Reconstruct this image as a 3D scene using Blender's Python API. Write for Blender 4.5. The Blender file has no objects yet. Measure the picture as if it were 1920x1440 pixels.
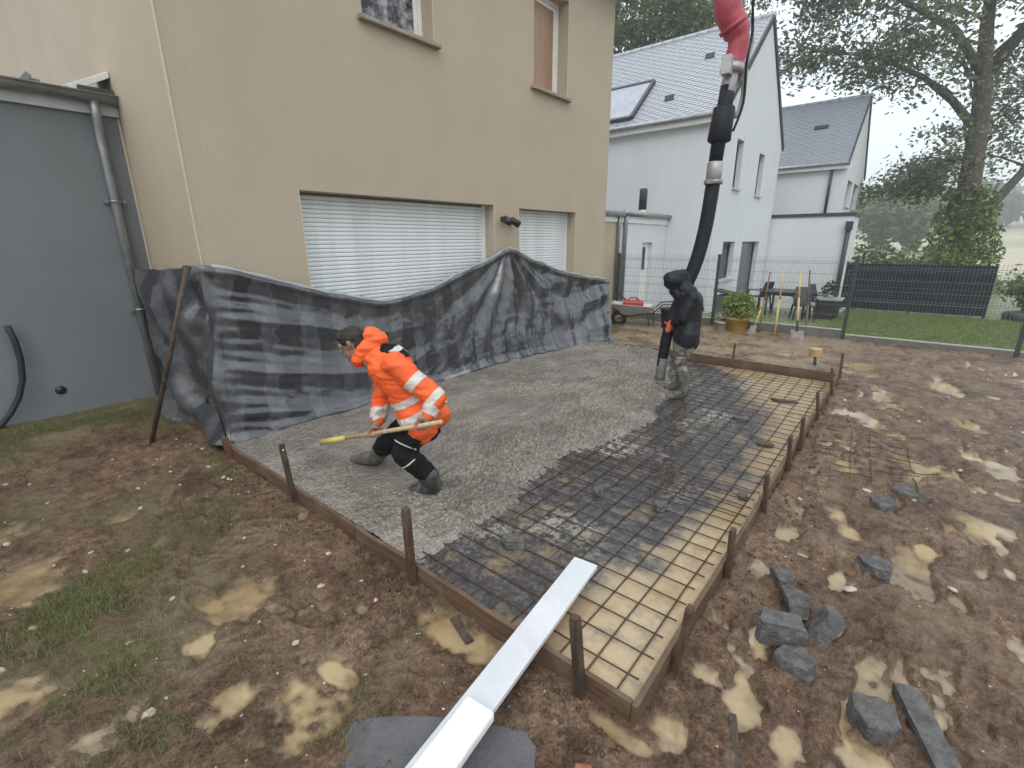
import bpy, bmesh, math, random
import numpy as np
from mathutils import Vector, Matrix
C = bpy.context.scene.collection
rnd = random.Random(7)
R = math.radians

# ------------------------------------------------------------------ camera
CAM_H, YAW, PITCH, ROLL = 2.0, R(39.63), R(16.81), R(-0.398)
F = Vector((math.cos(YAW)*math.cos(PITCH), math.sin(YAW)*math.cos(PITCH), -math.sin(PITCH)))
RT = Vector((math.sin(YAW), -math.cos(YAW), 0)); UP = RT.cross(F)
RT2 = math.cos(ROLL)*RT + math.sin(ROLL)*UP; UP2 = RT2.cross(F)
cd = bpy.data.cameras.new('camera'); cam = bpy.data.objects.new('camera', cd); C.objects.link(cam)
cam.matrix_world = Matrix(((RT2.x, UP2.x, -F.x, 0), (RT2.y, UP2.y, -F.y, 0), (RT2.z, UP2.z, -F.z, CAM_H), (0, 0, 0, 1)))
cd.sensor_width = 36; cd.lens = 36*888.18/1920; cd.clip_start = 0.05; cd.clip_end = 2000
bpy.context.scene.camera = cam

# ------------------------------------------------------------------ sky, sun, exposure
w = bpy.data.worlds.new('World'); bpy.context.scene.world = w; w.use_nodes = True
nt = w.node_tree; nt.nodes.clear()
out = nt.nodes.new('ShaderNodeOutputWorld')
sky = nt.nodes.new('ShaderNodeTexSky'); sky.sky_type = 'NISHITA'; sky.sun_disc = False
sky.sun_elevation = R(48); sky.sun_rotation = R(240); sky.dust_density = 4; sky.air_density = 1.2
b1 = nt.nodes.new('ShaderNodeBackground'); b1.inputs[1].default_value = 0.05
nt.links.new(sky.outputs[0], b1.inputs[0])
b2 = nt.nodes.new('ShaderNodeBackground')                       # the cloud deck: even pale grey, brighter overhead
tc = nt.nodes.new('ShaderNodeTexCoord'); sp = nt.nodes.new('ShaderNodeSeparateXYZ')
nt.links.new(tc.outputs['Generated'], sp.inputs[0])
cr = nt.nodes.new('ShaderNodeValToRGB')
e2 = cr.color_ramp.elements.new(0.35); e2.color = (1.16, 1.23, 1.28, 1)
cr.color_ramp.elements[0].position = 0.0; cr.color_ramp.elements[0].color = (1.05, 1.15, 1.22, 1)
cr.color_ramp.elements[2].position = 1.0; cr.color_ramp.elements[2].color = (1.62, 1.64, 1.67, 1)
nt.links.new(sp.outputs[2], cr.inputs[0])
nt.links.new(cr.outputs[0], b2.inputs[0]); b2.inputs[1].default_value = 1.0
ad = nt.nodes.new('ShaderNodeAddShader')
nt.links.new(b1.outputs[0], ad.inputs[0]); nt.links.new(b2.outputs[0], ad.inputs[1]); nt.links.new(ad.outputs[0], out.inputs[0])
sl = bpy.data.lights.new('sun', 'SUN'); sl.energy = 0.7; sl.angle = R(30); sl.color = (1, 0.97, 0.93)
so = bpy.data.objects.new('sun', sl); C.objects.link(so); so.rotation_euler = (R(42), 0, R(-60))
vs = bpy.context.scene.view_settings
vs.view_transform = 'Standard'; vs.look = 'None'; vs.exposure = -0.10; vs.gamma = 1; vs.use_curve_mapping = False
cy = bpy.context.scene.cycles
cy.max_bounces = 6; cy.diffuse_bounces = 3; cy.glossy_bounces = 3; cy.volume_bounces = 1; cy.transparent_max_bounces = 6
cy.use_denoising = True

# ------------------------------------------------------------------ noise
def _hash(ix, iy, seed):
    n = (ix*374761393 + iy*668265263 + seed*974634777) & 0xffffffff
    n = ((n ^ (n >> 13))*1274126177) & 0xffffffff
    return ((n ^ (n >> 16)) & 0xffff)/65535.0
def vnoise(x, y, seed=0):
    xi = np.floor(x).astype(np.int64); yi = np.floor(y).astype(np.int64); fx = x-xi; fy = y-yi
    fx = fx*fx*fx*(fx*(fx*6-15)+10); fy = fy*fy*fy*(fy*(fy*6-15)+10)
    a = _hash(xi, yi, seed); b = _hash(xi+1, yi, seed); c = _hash(xi, yi+1, seed); d = _hash(xi+1, yi+1, seed)
    return (a*(1-fx)+b*fx)*(1-fy)+(c*(1-fx)+d*fx)*fy
def fbm(x, y, s, o=4, seed=0):
    x = np.asarray(x, float)/s; y = np.asarray(y, float)/s; t = 0; a = 1; n = 0
    for k in range(o):
        t = t+a*(vnoise(x, y, seed+k*17)-.5)*2; n += a; a *= .5; x = x*2.03+11.3; y = y*2.03+7.1
    return t/n
def sstep(a, b, x):
    t = np.clip((x-a)/(b-a), 0, 1); return t*t*(3-2*t)
def pebbly(x, y, s, seed):                                     # rounded pebbles, 0..1
    gx = x/s; gy = y/s; xi = np.floor(gx).astype(np.int64); yi = np.floor(gy).astype(np.int64); best = np.full(gx.shape, 9.)
    for dx in (-1, 0, 1):
        for dy in (-1, 0, 1):
            px = xi+dx+_hash(xi+dx, yi+dy, seed); py = yi+dy+_hash(xi+dx, yi+dy, seed+5)
            best = np.minimum(best, (gx-px)**2+(gy-py)**2)
    return np.clip(1-best*1.6, 0, 1)

# ------------------------------------------------------------------ materials
MATS = {}
def nodes(name):
    m = bpy.data.materials.new(name); m.use_nodes = True; t = m.node_tree
    return m, t, t.nodes['Principled BSDF']
def N(t, kind, **kw):
    n = t.nodes.new('ShaderNode'+kind)
    for k, v in kw.items():
        if k in n.inputs: n.inputs[k].default_value = v
        else: setattr(n, k, v)
    return n
def ramp(t, src, stops):
    r = N(t, 'ValToRGB'); e = r.color_ramp.elements
    while len(e) < len(stops): e.new(0.5)
    for q, (p, c) in zip(e, stops):
        q.position = p; q.color = (*c, 1) if len(c) == 3 else c
    t.links.new(src, r.inputs[0]); return r.outputs[0]
def mixc(t, f, a, b, mode='MIX'):
    m = N(t, 'MixRGB', blend_type=mode)
    for i, v in ((0, f), (1, a), (2, b)):
        if hasattr(v, 'links'): t.links.new(v, m.inputs[i])
        else: m.inputs[i].default_value = v if i == 0 else (*v, 1)
    return m.outputs[0]
def pmat(name, c1, c2=None, scale=4, rough=.6, rough2=None, bump=.15, bscale=60, metal=0, stretch=(1, 1, 1), coat=0, spec=.5, dirt=None, dscale=1.5, bdist=.01):
    if name in MATS: return MATS[name]
    m, t, b = nodes(name); c2 = c2 or tuple(v*.8 for v in c1)
    tc = N(t, 'TexCoord'); mp = N(t, 'Mapping'); mp.inputs['Scale'].default_value = stretch
    t.links.new(tc.outputs['Object'], mp.inputs[0])
    n = N(t, 'TexNoise', Scale=scale, Detail=8, Roughness=.65); t.links.new(mp.outputs[0], n.inputs['Vector'])
    col = ramp(t, n.outputs[0], [(.40, c1), (.60, c2)])
    if bscale >= 200:                                                  # mineral render: fine grain and a faint uneven tone
        gr = N(t, 'TexNoise', Scale=85, Detail=4, Roughness=.8); t.links.new(tc.outputs['Object'], gr.inputs['Vector']); col = mixc(t, 1.0, col, ramp(t, gr.outputs[0], [(.40, (.86, .855, .85)), (.60, (1.12, 1.12, 1.12))]), 'MULTIPLY')
        st = N(t, 'TexNoise', Scale=1.6, Detail=6); ms = N(t, 'Mapping'); ms.inputs['Scale'].default_value = (1.6, 1.6, .22); t.links.new(tc.outputs['Object'], ms.inputs[0]); t.links.new(ms.outputs[0], st.inputs['Vector'])
        col = mixc(t, 1.0, col, ramp(t, st.outputs[0], [(.40, (.985, .984, .983)), (.60, (1.01, 1.01, 1.01))]), 'MULTIPLY')
    if dirt:
        d = N(t, 'TexNoise', Scale=dscale, Detail=9, Roughness=.72); t.links.new(tc.outputs['Object'], d.inputs['Vector'])
        f = ramp(t, d.outputs[0], [(.51, (0, 0, 0)), (.63, (.85, .85, .85))]); col = mixc(t, f, col, dirt)
    t.links.new(col, b.inputs['Base Color'])
    if rough2 is not None:
        rr = ramp(t, n.outputs[0], [(.42, (rough,)*3), (.58, (rough2,)*3)]); t.links.new(rr, b.inputs['Roughness'])
    else: b.inputs['Roughness'].default_value = rough
    b.inputs['Metallic'].default_value = metal; b.inputs['Coat Weight'].default_value = coat; b.inputs['Specular IOR Level'].default_value = spec
    if bump:
        n2 = N(t, 'TexNoise', Scale=bscale, Detail=5); t.links.new(mp.outputs[0], n2.inputs['Vector'])
        bp = N(t, 'Bump', Strength=bump, Distance=bdist); t.links.new(n2.outputs[0], bp.inputs['Height']); t.links.new(bp.outputs[0], b.inputs['Normal'])
    MATS[name] = m; return m

# ------------------------------------------------------------------ mesh builder
class MB:
    def __init__(s): s.v = []; s.f = []; s.m = []; s.sm = []
    def add(s, vs, fs, mi=0, smooth=False):
        o = len(s.v); s.v += [tuple(v) for v in vs]
        for f in fs: s.f.append(tuple(i+o for i in f)); s.m.append(mi); s.sm.append(smooth)
        return s
    def box(s, lo, hi, mi=0, M=None):
        x0, y0, z0 = lo; x1, y1, z1 = hi
        vs = [Vector(p) for p in ((x0,y0,z0),(x1,y0,z0),(x1,y1,z0),(x0,y1,z0),(x0,y0,z1),(x1,y0,z1),(x1,y1,z1),(x0,y1,z1))]
        if M is not None: vs = [M @ v for v in vs]
        return s.add(vs, [(0,3,2,1),(4,5,6,7),(0,1,5,4),(1,2,6,5),(2,3,7,6),(3,0,4,7)], mi)
    def bar(s, a, b, w, h, up=(0, 0, 1), mi=0, w2=None, h2=None):    # rectangular bar between two points
        a = Vector(a); b = Vector(b); d = (b-a).normalized(); u = Vector(up)
        if abs(d.dot(u)) > .98: u = Vector((0, 1, 0))
        x = d.cross(u).normalized(); y = x.cross(d)
        w2 = w if w2 is None else w2; h2 = h if h2 is None else h2
        vs = [p+x*sx*ww/2+y*sy*hh/2 for p, ww, hh in ((a, w, h), (b, w2, h2)) for sx, sy in ((-1,-1),(1,-1),(1,1),(-1,1))]
        return s.add(vs, [(3,2,1,0),(4,5,6,7),(0,1,5,4),(1,2,6,5),(2,3,7,6),(3,0,4,7)], mi)
    def tube(s, pts, r, n=10, mi=0, cap=True, smooth=True):
        pts = [Vector(p) for p in pts]; k = len(pts); rs = r if isinstance(r, (list, tuple)) else [r]*k
        T = [(pts[min(i+1, k-1)]-pts[max(i-1, 0)]).normalized() for i in range(k)]
        u = T[0].orthogonal().normalized(); vs = []
        for i in range(k):
            u = (u-T[i]*u.dot(T[i])).normalized(); q = T[i].cross(u)
            vs += [pts[i]+(u*math.cos(2*math.pi*j/n)+q*math.sin(2*math.pi*j/n))*rs[i] for j in range(n)]
        fs = [(i*n+j, i*n+(j+1)%n, (i+1)*n+(j+1)%n, (i+1)*n+j) for i in range(k-1) for j in range(n)]
        if cap: fs += [tuple(range(n))[::-1], tuple(range((k-1)*n, k*n))]
        return s.add(vs, fs, mi, smooth)
    def lathe(s, c, prof, n=20, mi=0, smooth=True):
        c = Vector(c); vs = []; k = len(prof)
        for r, z in prof: vs += [c+Vector((r*math.cos(2*math.pi*j/n), r*math.sin(2*math.pi*j/n), z)) for j in range(n)]
        fs = [(i*n+j, i*n+(j+1)%n, (i+1)*n+(j+1)%n, (i+1)*n+j) for i in range(k-1) for j in range(n)]
        fs += [tuple(range(n))[::-1], tuple(range((k-1)*n, k*n))]
        return s.add(vs, fs, mi, smooth)
    def poly(s, pts, thick, mi=0):                                  # flat polygon (list of 3d points) extruded by a vector
        n = len(pts); a = [Vector(p) for p in pts]; b = [p+Vector(thick) for p in a]
        return s.add(a+b, [tuple(range(n))[::-1], tuple(range(n, 2*n))]+[(i, (i+1) % n, n+(i+1) % n, n+i) for i in range(n)], mi)

def tag(o, label=None, cat=None, group=None, kind=None):
    for k, v in (('label', label), ('category', cat), ('group', group), ('kind', kind)):
        if v: o[k] = v
    return o
def worldloc(o):
    l = Vector((0, 0, 0))
    while o is not None: l = l+o.location; o = o.parent
    return l
def mkmesh(name, mb, mats, off=(0, 0, 0)):
    me = bpy.data.meshes.new(name); off = Vector(off)
    me.from_pydata([Vector(v)-off for v in mb.v], [], mb.f)
    for m in (mats if isinstance(mats, (list, tuple)) else [mats]): me.materials.append(m)
    me.polygons.foreach_set('material_index', mb.m); me.polygons.foreach_set('use_smooth', mb.sm); me.update()
    return me
def part(name, mb, mats, parent, bevel=0, kind=None):              # world-space builder -> child mesh
    off = worldloc(parent) if parent else (0, 0, 0)
    o = bpy.data.objects.new(name, mkmesh(name, mb, mats, off)); C.objects.link(o)
    if parent: o.parent = parent
    if bevel: bev(o, bevel)
    if kind: o['kind'] = kind
    return o
def bev(o, w, seg=2):
    m = o.modifiers.new('b', 'BEVEL'); m.width = w; m.segments = seg; m.limit_method = 'ANGLE'; m.angle_limit = R(40)
def empty(name, loc, label, cat, group=None):
    o = bpy.data.objects.new(name, None); o.location = loc; C.objects.link(o); o.empty_display_size = .1
    return tag(o, label, cat, group)
def solo(name, mb, mats, label=None, cat=None, group=None, kind=None, bevel=0, loc=None):   # a thing that is one mesh
    if loc is None:
        v = np.array([tuple(p) for p in mb.v]); loc = ((v[:,0].min()+v[:,0].max())/2, (v[:,1].min()+v[:,1].max())/2, v[:,2].min()) if kind is None else (0, 0, 0)
    o = bpy.data.objects.new(name, mkmesh(name, mb, mats, loc)); o.location = loc; C.objects.link(o)
    if bevel: bev(o, bevel)
    return tag(o, label, cat, group, kind)
def inst(src, name, parent, loc):
    o = src.copy(); o.name = name; o.parent = parent; o.location = loc; C.objects.link(o); return o
def grid_obj(name, X, Y, Z, mats, attrs=None, uv=None, mask=None):  # numpy height sheet
    ny, nx = X.shape
    co = np.stack([X, Y, Z], -1).reshape(-1, 3)
    i = (np.arange(ny-1)[:, None]*nx+np.arange(nx-1)[None, :]).ravel()
    q = np.stack([i, i+1, i+nx+1, i+nx], -1)
    if mask is not None: q = q[mask[:-1, :-1].ravel()]
    me = bpy.data.meshes.new(name); me.vertices.add(len(co)); me.vertices.foreach_set('co', co.ravel())
    me.loops.add(q.size); me.loops.foreach_set('vertex_index', q.ravel().astype(np.int32))
    me.polygons.add(len(q)); me.polygons.foreach_set('loop_start', np.arange(0, q.size, 4, dtype=np.int32)); me.polygons.foreach_set('loop_total', np.full(len(q), 4, np.int32))
    me.polygons.foreach_set('use_smooth', np.ones(len(q), bool)); me.update(calc_edges=True)
    for m in (mats if isinstance(mats, (list, tuple)) else [mats]): me.materials.append(m)
    if attrs is not None:
        a = me.color_attributes.new('mask', 'FLOAT_COLOR', 'POINT')
        c = np.ones((len(co), 4)); c[:, :3] = attrs.reshape(-1, 3); a.data.foreach_set('color', c.ravel())
    if uv is not None:
        l = me.uv_layers.new(name='uv'); u = uv.reshape(-1, 2)[q.ravel()]; l.data.foreach_set('uv', u.ravel())
    o = bpy.data.objects.new(name, me); C.objects.link(o); return o
def tri_soup(name, V, mats, n=4):                                   # V: (k, n, 3) separate polygons
    k = len(V); me = bpy.data.meshes.new(name); me.vertices.add(k*n); me.vertices.foreach_set('co', V.reshape(-1).astype(np.float32))
    me.loops.add(k*n); me.loops.foreach_set('vertex_index', np.arange(k*n, dtype=np.int32))
    me.polygons.add(k); me.polygons.foreach_set('loop_start', np.arange(0, k*n, n, dtype=np.int32)); me.polygons.foreach_set('loop_total', np.full(k, n, np.int32))
    me.update(calc_edges=True)
    for m in (mats if isinstance(mats, (list, tuple)) else [mats]): me.materials.append(m)
    o = bpy.data.objects.new(name, me); C.objects.link(o); return o

# ------------------------------------------------------------------ ground
PUD = [(.70,2.65,.26,.21,.3),(1.36,1.60,.12,.20,0),(1.36,1.36,.13,.20,0),(.64,1.72,.36,.21,.9),(.41,2.02,.17,.12,.5),(-.12,3.9,.34,.42,0),(-.1,4.7,.25,.3,0),(-.22,2.75,.30,.26,0),
  (.53,4.27,.12,.09,0),(.45,2.50,.10,.10,0),(1.42,.66,.05,.22,0),(1.55,.44,.12,.09,0),(2.25,.44,.14,.09,.4),(1.95,.43,.08,.08,0),(2.95,.43,.22,.10,.3),(3.45,.36,.14,.10,0),(3.75,.02,.16,.09,.5),(3.95,.13,.14,.10,0),
  (1.9,-.22,.17,.14,.2),(4.4,-.76,.28,.16,.9),(2.3,.28,.15,.07,0),(2.63,.0,.10,.08,0),(1.87,.24,.14,.10,0),(1.43,2.46,.05,.09,0),(7.9,.05,.5,.13,.2),(5.4,-.3,.35,.16,.4),(4.6,.4,.18,.1,0),(1.40,3.22,.05,.08,0),
  (6.5,.1,.4,.2,.3),(9.2,.4,.5,.25,0),(10,2.6,.7,.35,0),(9.6,1.4,.5,.3,0),(1.78,.05,.12,.08,.3),(3.1,-.75,.2,.13,.2),(5.7,-.9,.3,.15,.1),(.05,2.3,.2,.12,.3),(2.05,.28,.09,.05,0),(4.9,.15,.2,.1,.1),(3.3,.2,.1,.07,0),
  (1.1,.55,.12,.08,.2),(8.6,-.6,.4,.2,.2),(1.15,2.05,.06,.05,0),(6.9,-.8,.4,.15,.3)]
_pr = random.Random(12); PRINTS = []
for (ax, ay, bx_, by_, n_) in ((1.75, .15, 5.2, -.3, 9), (2.2, -.7, 7.5, .1, 12), (.9, 2.0, 1.05, 4.4, 7), (.3, 2.3, 1.0, 5.0, 7), (8.4, 3.6, 10.6, 1.2, 8), (3.0, -1.2, 6.5, -1.4, 9), (8.6, .2, 11.0, 2.6, 7), (1.2, 1.3, .4, 2.9, 5)):
    for i_ in range(n_):
        f_ = (i_+.5)/n_; d_ = math.atan2(by_-ay, bx_-ax); o_ = .09*(1 if i_ % 2 else -1)
        PRINTS.append((ax+(bx_-ax)*f_-math.sin(d_)*o_+_pr.gauss(0, .06), ay+(by_-ay)*f_+math.cos(d_)*o_+_pr.gauss(0, .06), d_+_pr.gauss(0, .25), _pr.uniform(.010, .026)))
def ground_h(x, y, fine=True):
    r = np.hypot(x, y)
    base = .040+.012*fbm(x, y, 1.5, 3, 1)*(r < 60)
    if fine:
        k = np.clip((20-r)/8, 0, 1)
        n3 = fbm(x, y, .28, 4, 3); clod = np.maximum(fbm(x, y, .09, 3, 9), 0)
        lump = fbm(x, y, .11, 4, 9)
        base = base+k*(.018*n3+.034*clod*sstep(-.15, .3, fbm(x, y, .8, 3, 21))+.014*(1-2*np.abs(lump))*sstep(-.3, .3, fbm(x, y, .5, 2, 33))+.010*fbm(x, y, .04, 3, 29))
        rt = sstep(1.6, 2.2, x)*sstep(.55, .3, y)
        base = base-k*.040*rt*sstep(.27, .5, fbm(x*.6+y*.2, y*1.3, .24, 4, 35))
    pn = 1.6*fbm(x, y, .22, 5, 40)+.8*fbm(x, y, .06, 3, 41) if fine else 0
    for (px, py, a, b, t) in PUD:
        dx = x-px; dy = y-py; c, s = math.cos(t), math.sin(t); u = (dx*c+dy*s)/(a*.74); v = (-dx*s+dy*c)/(b*.74)
        d = np.maximum(u*u+v*v+pn, 0)
        base = base-.046*np.exp(-np.clip(d, 0, 30)**1.3*.75)
    if fine:
        for (px, py, t, dp) in PRINTS:
            w_ = np.nonzero((np.abs(x-px) < .3) & (np.abs(y-py) < .3))
            if not len(w_[0]): continue
            dx = x[w_]-px; dy = y[w_]-py; c, s = math.cos(t), math.sin(t); u = (dx*c+dy*s)/.135; v = (-dx*s+dy*c)/.050
            d = np.sqrt(u*u+v*v)
            base[w_] = base[w_]-dp*sstep(1.15, .75, d)+dp*.45*np.exp(-((d-1.3)/.22)**2)
    base = base+sstep(4.7, 6.5, y)*sstep(2.2, 1.2, x)*.25
    base = base-.22*sstep(11.6, 12.4, x)-.012*np.clip(x-14, 0, 40)-.15*sstep(20, 26, x)
    base = base+sstep(55, 260, r)*6.0+sstep(200, 520, r)*22
    tx = sstep(1.480, 1.494, x)*sstep(7.975, 7.955, x)*sstep(.562, .578, y)*sstep(5.3, 5.2, y)
    base = base*(1-tx)+tx*-.05
    return base
WATER_Z = .013
th = np.concatenate([np.linspace(-178, -62, 40), np.linspace(-60, 140, 720), np.linspace(142, 182, 16)])*math.pi/180
rr = np.concatenate([[.02, .2], np.geomspace(.45, 15, 520), np.geomspace(15.4, 700, 70)])
TH, RR = np.meshgrid(th, rr); GX = RR*np.cos(TH); GY = RR*np.sin(TH); GZ = ground_h(GX, GY)
moss = np.clip(sstep(1.3, .4, GX)*(.22+fbm(GX, GY, .7, 4, 50)*1.2)+sstep(5.2, 6.6, GY)*sstep(1.8, 1.0, GX)*.8, 0, 1)
lawn = sstep(11.62, 11.72, GX)
field = sstep(40, 60, RR)
silt = np.clip(1-(GZ-WATER_Z)/.010, 0, 1)**1.4*(RR < 14)*(.7+.5*fbm(GX, GY, .1, 3, 44))
silt = np.maximum(silt, 1.0*sstep(8.0, 8.2, GX)*sstep(11.8, 11.2, GX)*sstep(.3, 1.0, GY)*np.clip(.72+fbm(GX, GY, .35, 4, 61)*2.6, 0, 1))
silt = np.maximum(silt, .45*np.clip(fbm(GX, GY, .40, 5, 66)*3-.5, 0, 1)*(GX < 11.6))
g, t, b = nodes('mud')
vc = N(t, 'VertexColor', layer_name='mask'); sx = N(t, 'SeparateColor'); t.links.new(vc.outputs[0], sx.inputs[0])
tc = N(t, 'TexCoord')
n1 = N(t, 'TexNoise', Scale=1.7, Detail=10, Roughness=.7); n2 = N(t, 'TexNoise', Scale=14, Detail=8, Roughness=.7); n3 = N(t, 'TexNoise', Scale=70, Detail=7, Roughness=.75); n4 = N(t, 'TexNoise', Scale=5, Detail=9, Roughness=.75)
for n in (n1, n2, n3, n4): t.links.new(tc.outputs['Object'], n.inputs['Vector'])
ca = ramp(t, n1.outputs[0], [(.40, (.122, .072, .044)), (.5, (.185, .118, .076)), (.60, (.26, .178, .118))])
cb = ramp(t, n2.outputs[0], [(.38, (.50, .46, .43)), (.5, (.97, .95, .93)), (.61, (1.32, 1.30, 1.27))])
c = mixc(t, 1.0, ca, cb, 'MULTIPLY')
c = mixc(t, ramp(t, n4.outputs[0], [(.50, (0, 0, 0)), (.60, (.75, .75, .75))]), c, (.238, .160, .102)); c = mixc(t, 1.0, c, ramp(t, n3.outputs[0], [(.38, (.66, .64, .62)), (.5, (.98, .98, .98)), (.62, (1.28, 1.27, 1.25))]), 'MULTIPLY')
c = mixc(t, sx.outputs[0], c, mixc(t, n2.outputs[0], (.105, .092, .044), (.24, .205, .105)))
c = mixc(t, sx.outputs[1], c, mixc(t, n2.outputs[0], (.22, .165, .10), (.38, .305, .205)))
c = mixc(t, 1.0, c, ramp(t, n3.outputs[0], [(.40, (.82, .80, .78)), (.5, (1, 1, 1)), (.60, (1.14, 1.13, 1.12))]), 'MULTIPLY')
gl = mixc(t, n2.outputs[0], (.10, .15, .035), (.19, .235, .07))
pf = N(t, 'Mapping'); pf.inputs['Scale'].default_value = (.012, .012, .012); t.links.new(tc.outputs['Object'], pf.inputs[0])
nf = N(t, 'TexNoise', Scale=1, Detail=4); t.links.new(pf.outputs[0], nf.inputs['Vector'])
fl = ramp(t, nf.outputs[0], [(.35, (.34, .29, .16)), (.6, (.46, .40, .24)), (.75, (.20, .22, .10))])
vc2 = N(t, 'VertexColor', layer_name='mask2'); sx2 = N(t, 'SeparateColor'); t.links.new(vc2.outputs[0], sx2.inputs[0])
c = mixc(t, sx2.outputs[1], c, mixc(t, 1.0, c, (.72, .68, .65), 'MULTIPLY'))
c = mixc(t, sx.outputs[2], c, gl); c = mixc(t, sx2.outputs[0], c, fl)
t.links.new(c, b.inputs['Base Color'])
rg = ramp(t, n4.outputs[0], [(.42, (.12,)*3), (.58, (.46,)*3)]); t.links.new(rg, b.inputs['Roughness'])
bp = N(t, 'Bump', Strength=.9, Distance=.014); bm2 = N(t, 'Bump', Strength=.9, Distance=.05)
t.links.new(n2.outputs[0], bm2.inputs['Height']); t.links.new(n3.outputs[0], bp.inputs['Height']); t.links.new(bm2.outputs[0], bp.inputs['Normal']); t.links.new(bp.outputs[0], b.inputs['Normal'])
go = grid_obj('ground', GX, GY, GZ, g, np.stack([moss*(1-lawn), silt, lawn], -1)); tag(go, kind='structure')
a2 = go.data.color_attributes.new('mask2', 'FLOAT_COLOR', 'POINT'); cc = np.ones((GX.size, 4)); cc[:, 0] = field.ravel(); cc[:, 1] = (np.clip(1-np.abs(GZ-WATER_Z-.017)/.013, 0, 1)*(RR < 12)*(GX < 11.5)).ravel(); cc[:, 2] = 0; a2.data.foreach_set('color', cc.ravel())

# muddy puddle water, one level sheet showing wherever the mud dips below it
wm, t, b = nodes('muddy_water')
tc = N(t, 'TexCoord'); n1 = N(t, 'TexNoise', Scale=2.2, Detail=5); t.links.new(tc.outputs['Object'], n1.inputs['Vector'])
vc = N(t, 'VertexColor', layer_name='mask'); wn = N(t, 'TexNoise', Scale=25, Detail=6); t.links.new(tc.outputs['Object'], wn.inputs['Vector'])
wc = ramp(t, n1.outputs[0], [(.42, (.29, .218, .112)), (.58, (.41, .325, .190))]); wd_ = N(t, 'Math', operation='MULTIPLY_ADD'); wd_.inputs[1].default_value = .5; t.links.new(wn.outputs[0], wd_.inputs[0]); t.links.new(vc.outputs[0], wd_.inputs[2])
t.links.new(mixc(t, ramp(t, wd_.outputs[0], [(.20, (0, 0, 0)), (.95, (1, 1, 1))]), (.155, .105, .062), wc), b.inputs['Base Color'])
b.inputs['Roughness'].default_value = .05; b.inputs['Specular IOR Level'].default_value = .5
dpt = WATER_Z-GZ; inside = (RR < 11.6) & (GX < 11.4) & ~((GX > 1.485) & (GX < 7.95) & (GY > .575))
wob_ = inside & (dpt > -.006)
wob_[:-1] |= wob_[1:]; wob_[:, :-1] |= wob_[:, 1:]
wo_ = grid_obj('puddle_water', GX, GY, np.full(GX.shape, WATER_Z), wm, np.stack([np.clip(dpt/.034, 0, 1)]*3, -1), mask=wob_ & inside); tag(wo_, kind='structure')

# ------------------------------------------------------------------ terrace bed, concrete
bx = np.arange(1.49, 7.94, .03); by = np.arange(.59, 5.0, .03); BX, BY = np.meshgrid(bx, by)
wb_ = np.interp(BX, [1.5, 1.75, 2.2, 2.66, 3.3, 3.9, 4.9, 5.5, 6.1, 7.0, 7.5, 7.9], [1.22, 1.16, 1.08, .95, .84, .80, .82, .90, 1.15, 1.5, 1.85, 2.2])+.20*fbm(BX, BY, .6, 4, 70)
wet = sstep(-.34, .34, BY-wb_)
pale = np.clip(fbm(BX, BY, .5, 5, 75)*2.4-.45+1.1*np.exp(-((BY-1.95)/.22)**2)*sstep(2.3, 2.8, BX)*sstep(4.3, 3.7, BX)+.8*np.exp(-((BY-1.25)/.12)**2-((BX-3.0)/.5)**2), 0, 1)*sstep(.9, 1.3, BY)
BEDZ = lambda x, y: .088-.062*sstep(1.7, 4.6, x)
BZ = BEDZ(BX, BY)+.005*fbm(BX, BY, .2, 4, 77)*(.3+pale)
bm_, t, b = nodes('flooded_bed')
vc = N(t, 'VertexColor', layer_name='mask'); sx = N(t, 'SeparateColor'); t.links.new(vc.outputs[0], sx.inputs[0]); tc = N(t, 'TexCoord')
n1 = N(t, 'TexNoise', Scale=3.5, Detail=10, Roughness=.72); n2 = N(t, 'TexNoise', Scale=22, Detail=8, Roughness=.75)
for n in (n1, n2): t.links.new(tc.outputs['Object'], n.inputs['Vector'])
ye = ramp(t, n1.outputs[0], [(.40, (.33, .245, .14)), (.52, (.44, .345, .21)), (.62, (.40, .33, .225))])
dk = ramp(t, n2.outputs[0], [(.38, (.030, .031, .036)), (.5, (.056, .056, .060)), (.64, (.125, .120, .115))])
f = N(t, 'Math', operation='ADD'); f2 = N(t, 'Math', operation='MULTIPLY_ADD'); f2.inputs[1].default_value = 3.2; f2.inputs[2].default_value = -1.6
t.links.new(n1.outputs[0], f2.inputs[0]); t.links.new(sx.outputs[0], f.inputs[0]); t.links.new(f2.outputs[0], f.inputs[1])
fr = ramp(t, f.outputs[0], [(.15, (0, 0, 0)), (.90, (1, 1, 1))])
c = mixc(t, fr, ye, dk)
pw = N(t, 'Math', operation='MULTIPLY'); t.links.new(sx.outputs[1], pw.inputs[0]); t.links.new(ramp(t, n2.outputs[0], [(.47, (0, 0, 0)), (.55, (1, 1, 1))]), pw.inputs[1])
c = mixc(t, pw.outputs[0], c, (.36, .33, .29)); t.links.new(c, b.inputs['Base Color'])
t.links.new(ramp(t, n1.outputs[0], [(.42, (.10,)*3), (.58, (.34,)*3)]), b.inputs['Roughness'])
bp = N(t, 'Bump', Strength=.12, Distance=.006); t.links.new(n2.outputs[0], bp.inputs['Height']); t.links.new(bp.outputs[0], b.inputs['Normal'])
tag(grid_obj('terrace_ground', BX, BY, BZ, bm_, np.stack([wet, pale, wet*0], -1)), kind='structure')

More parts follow.
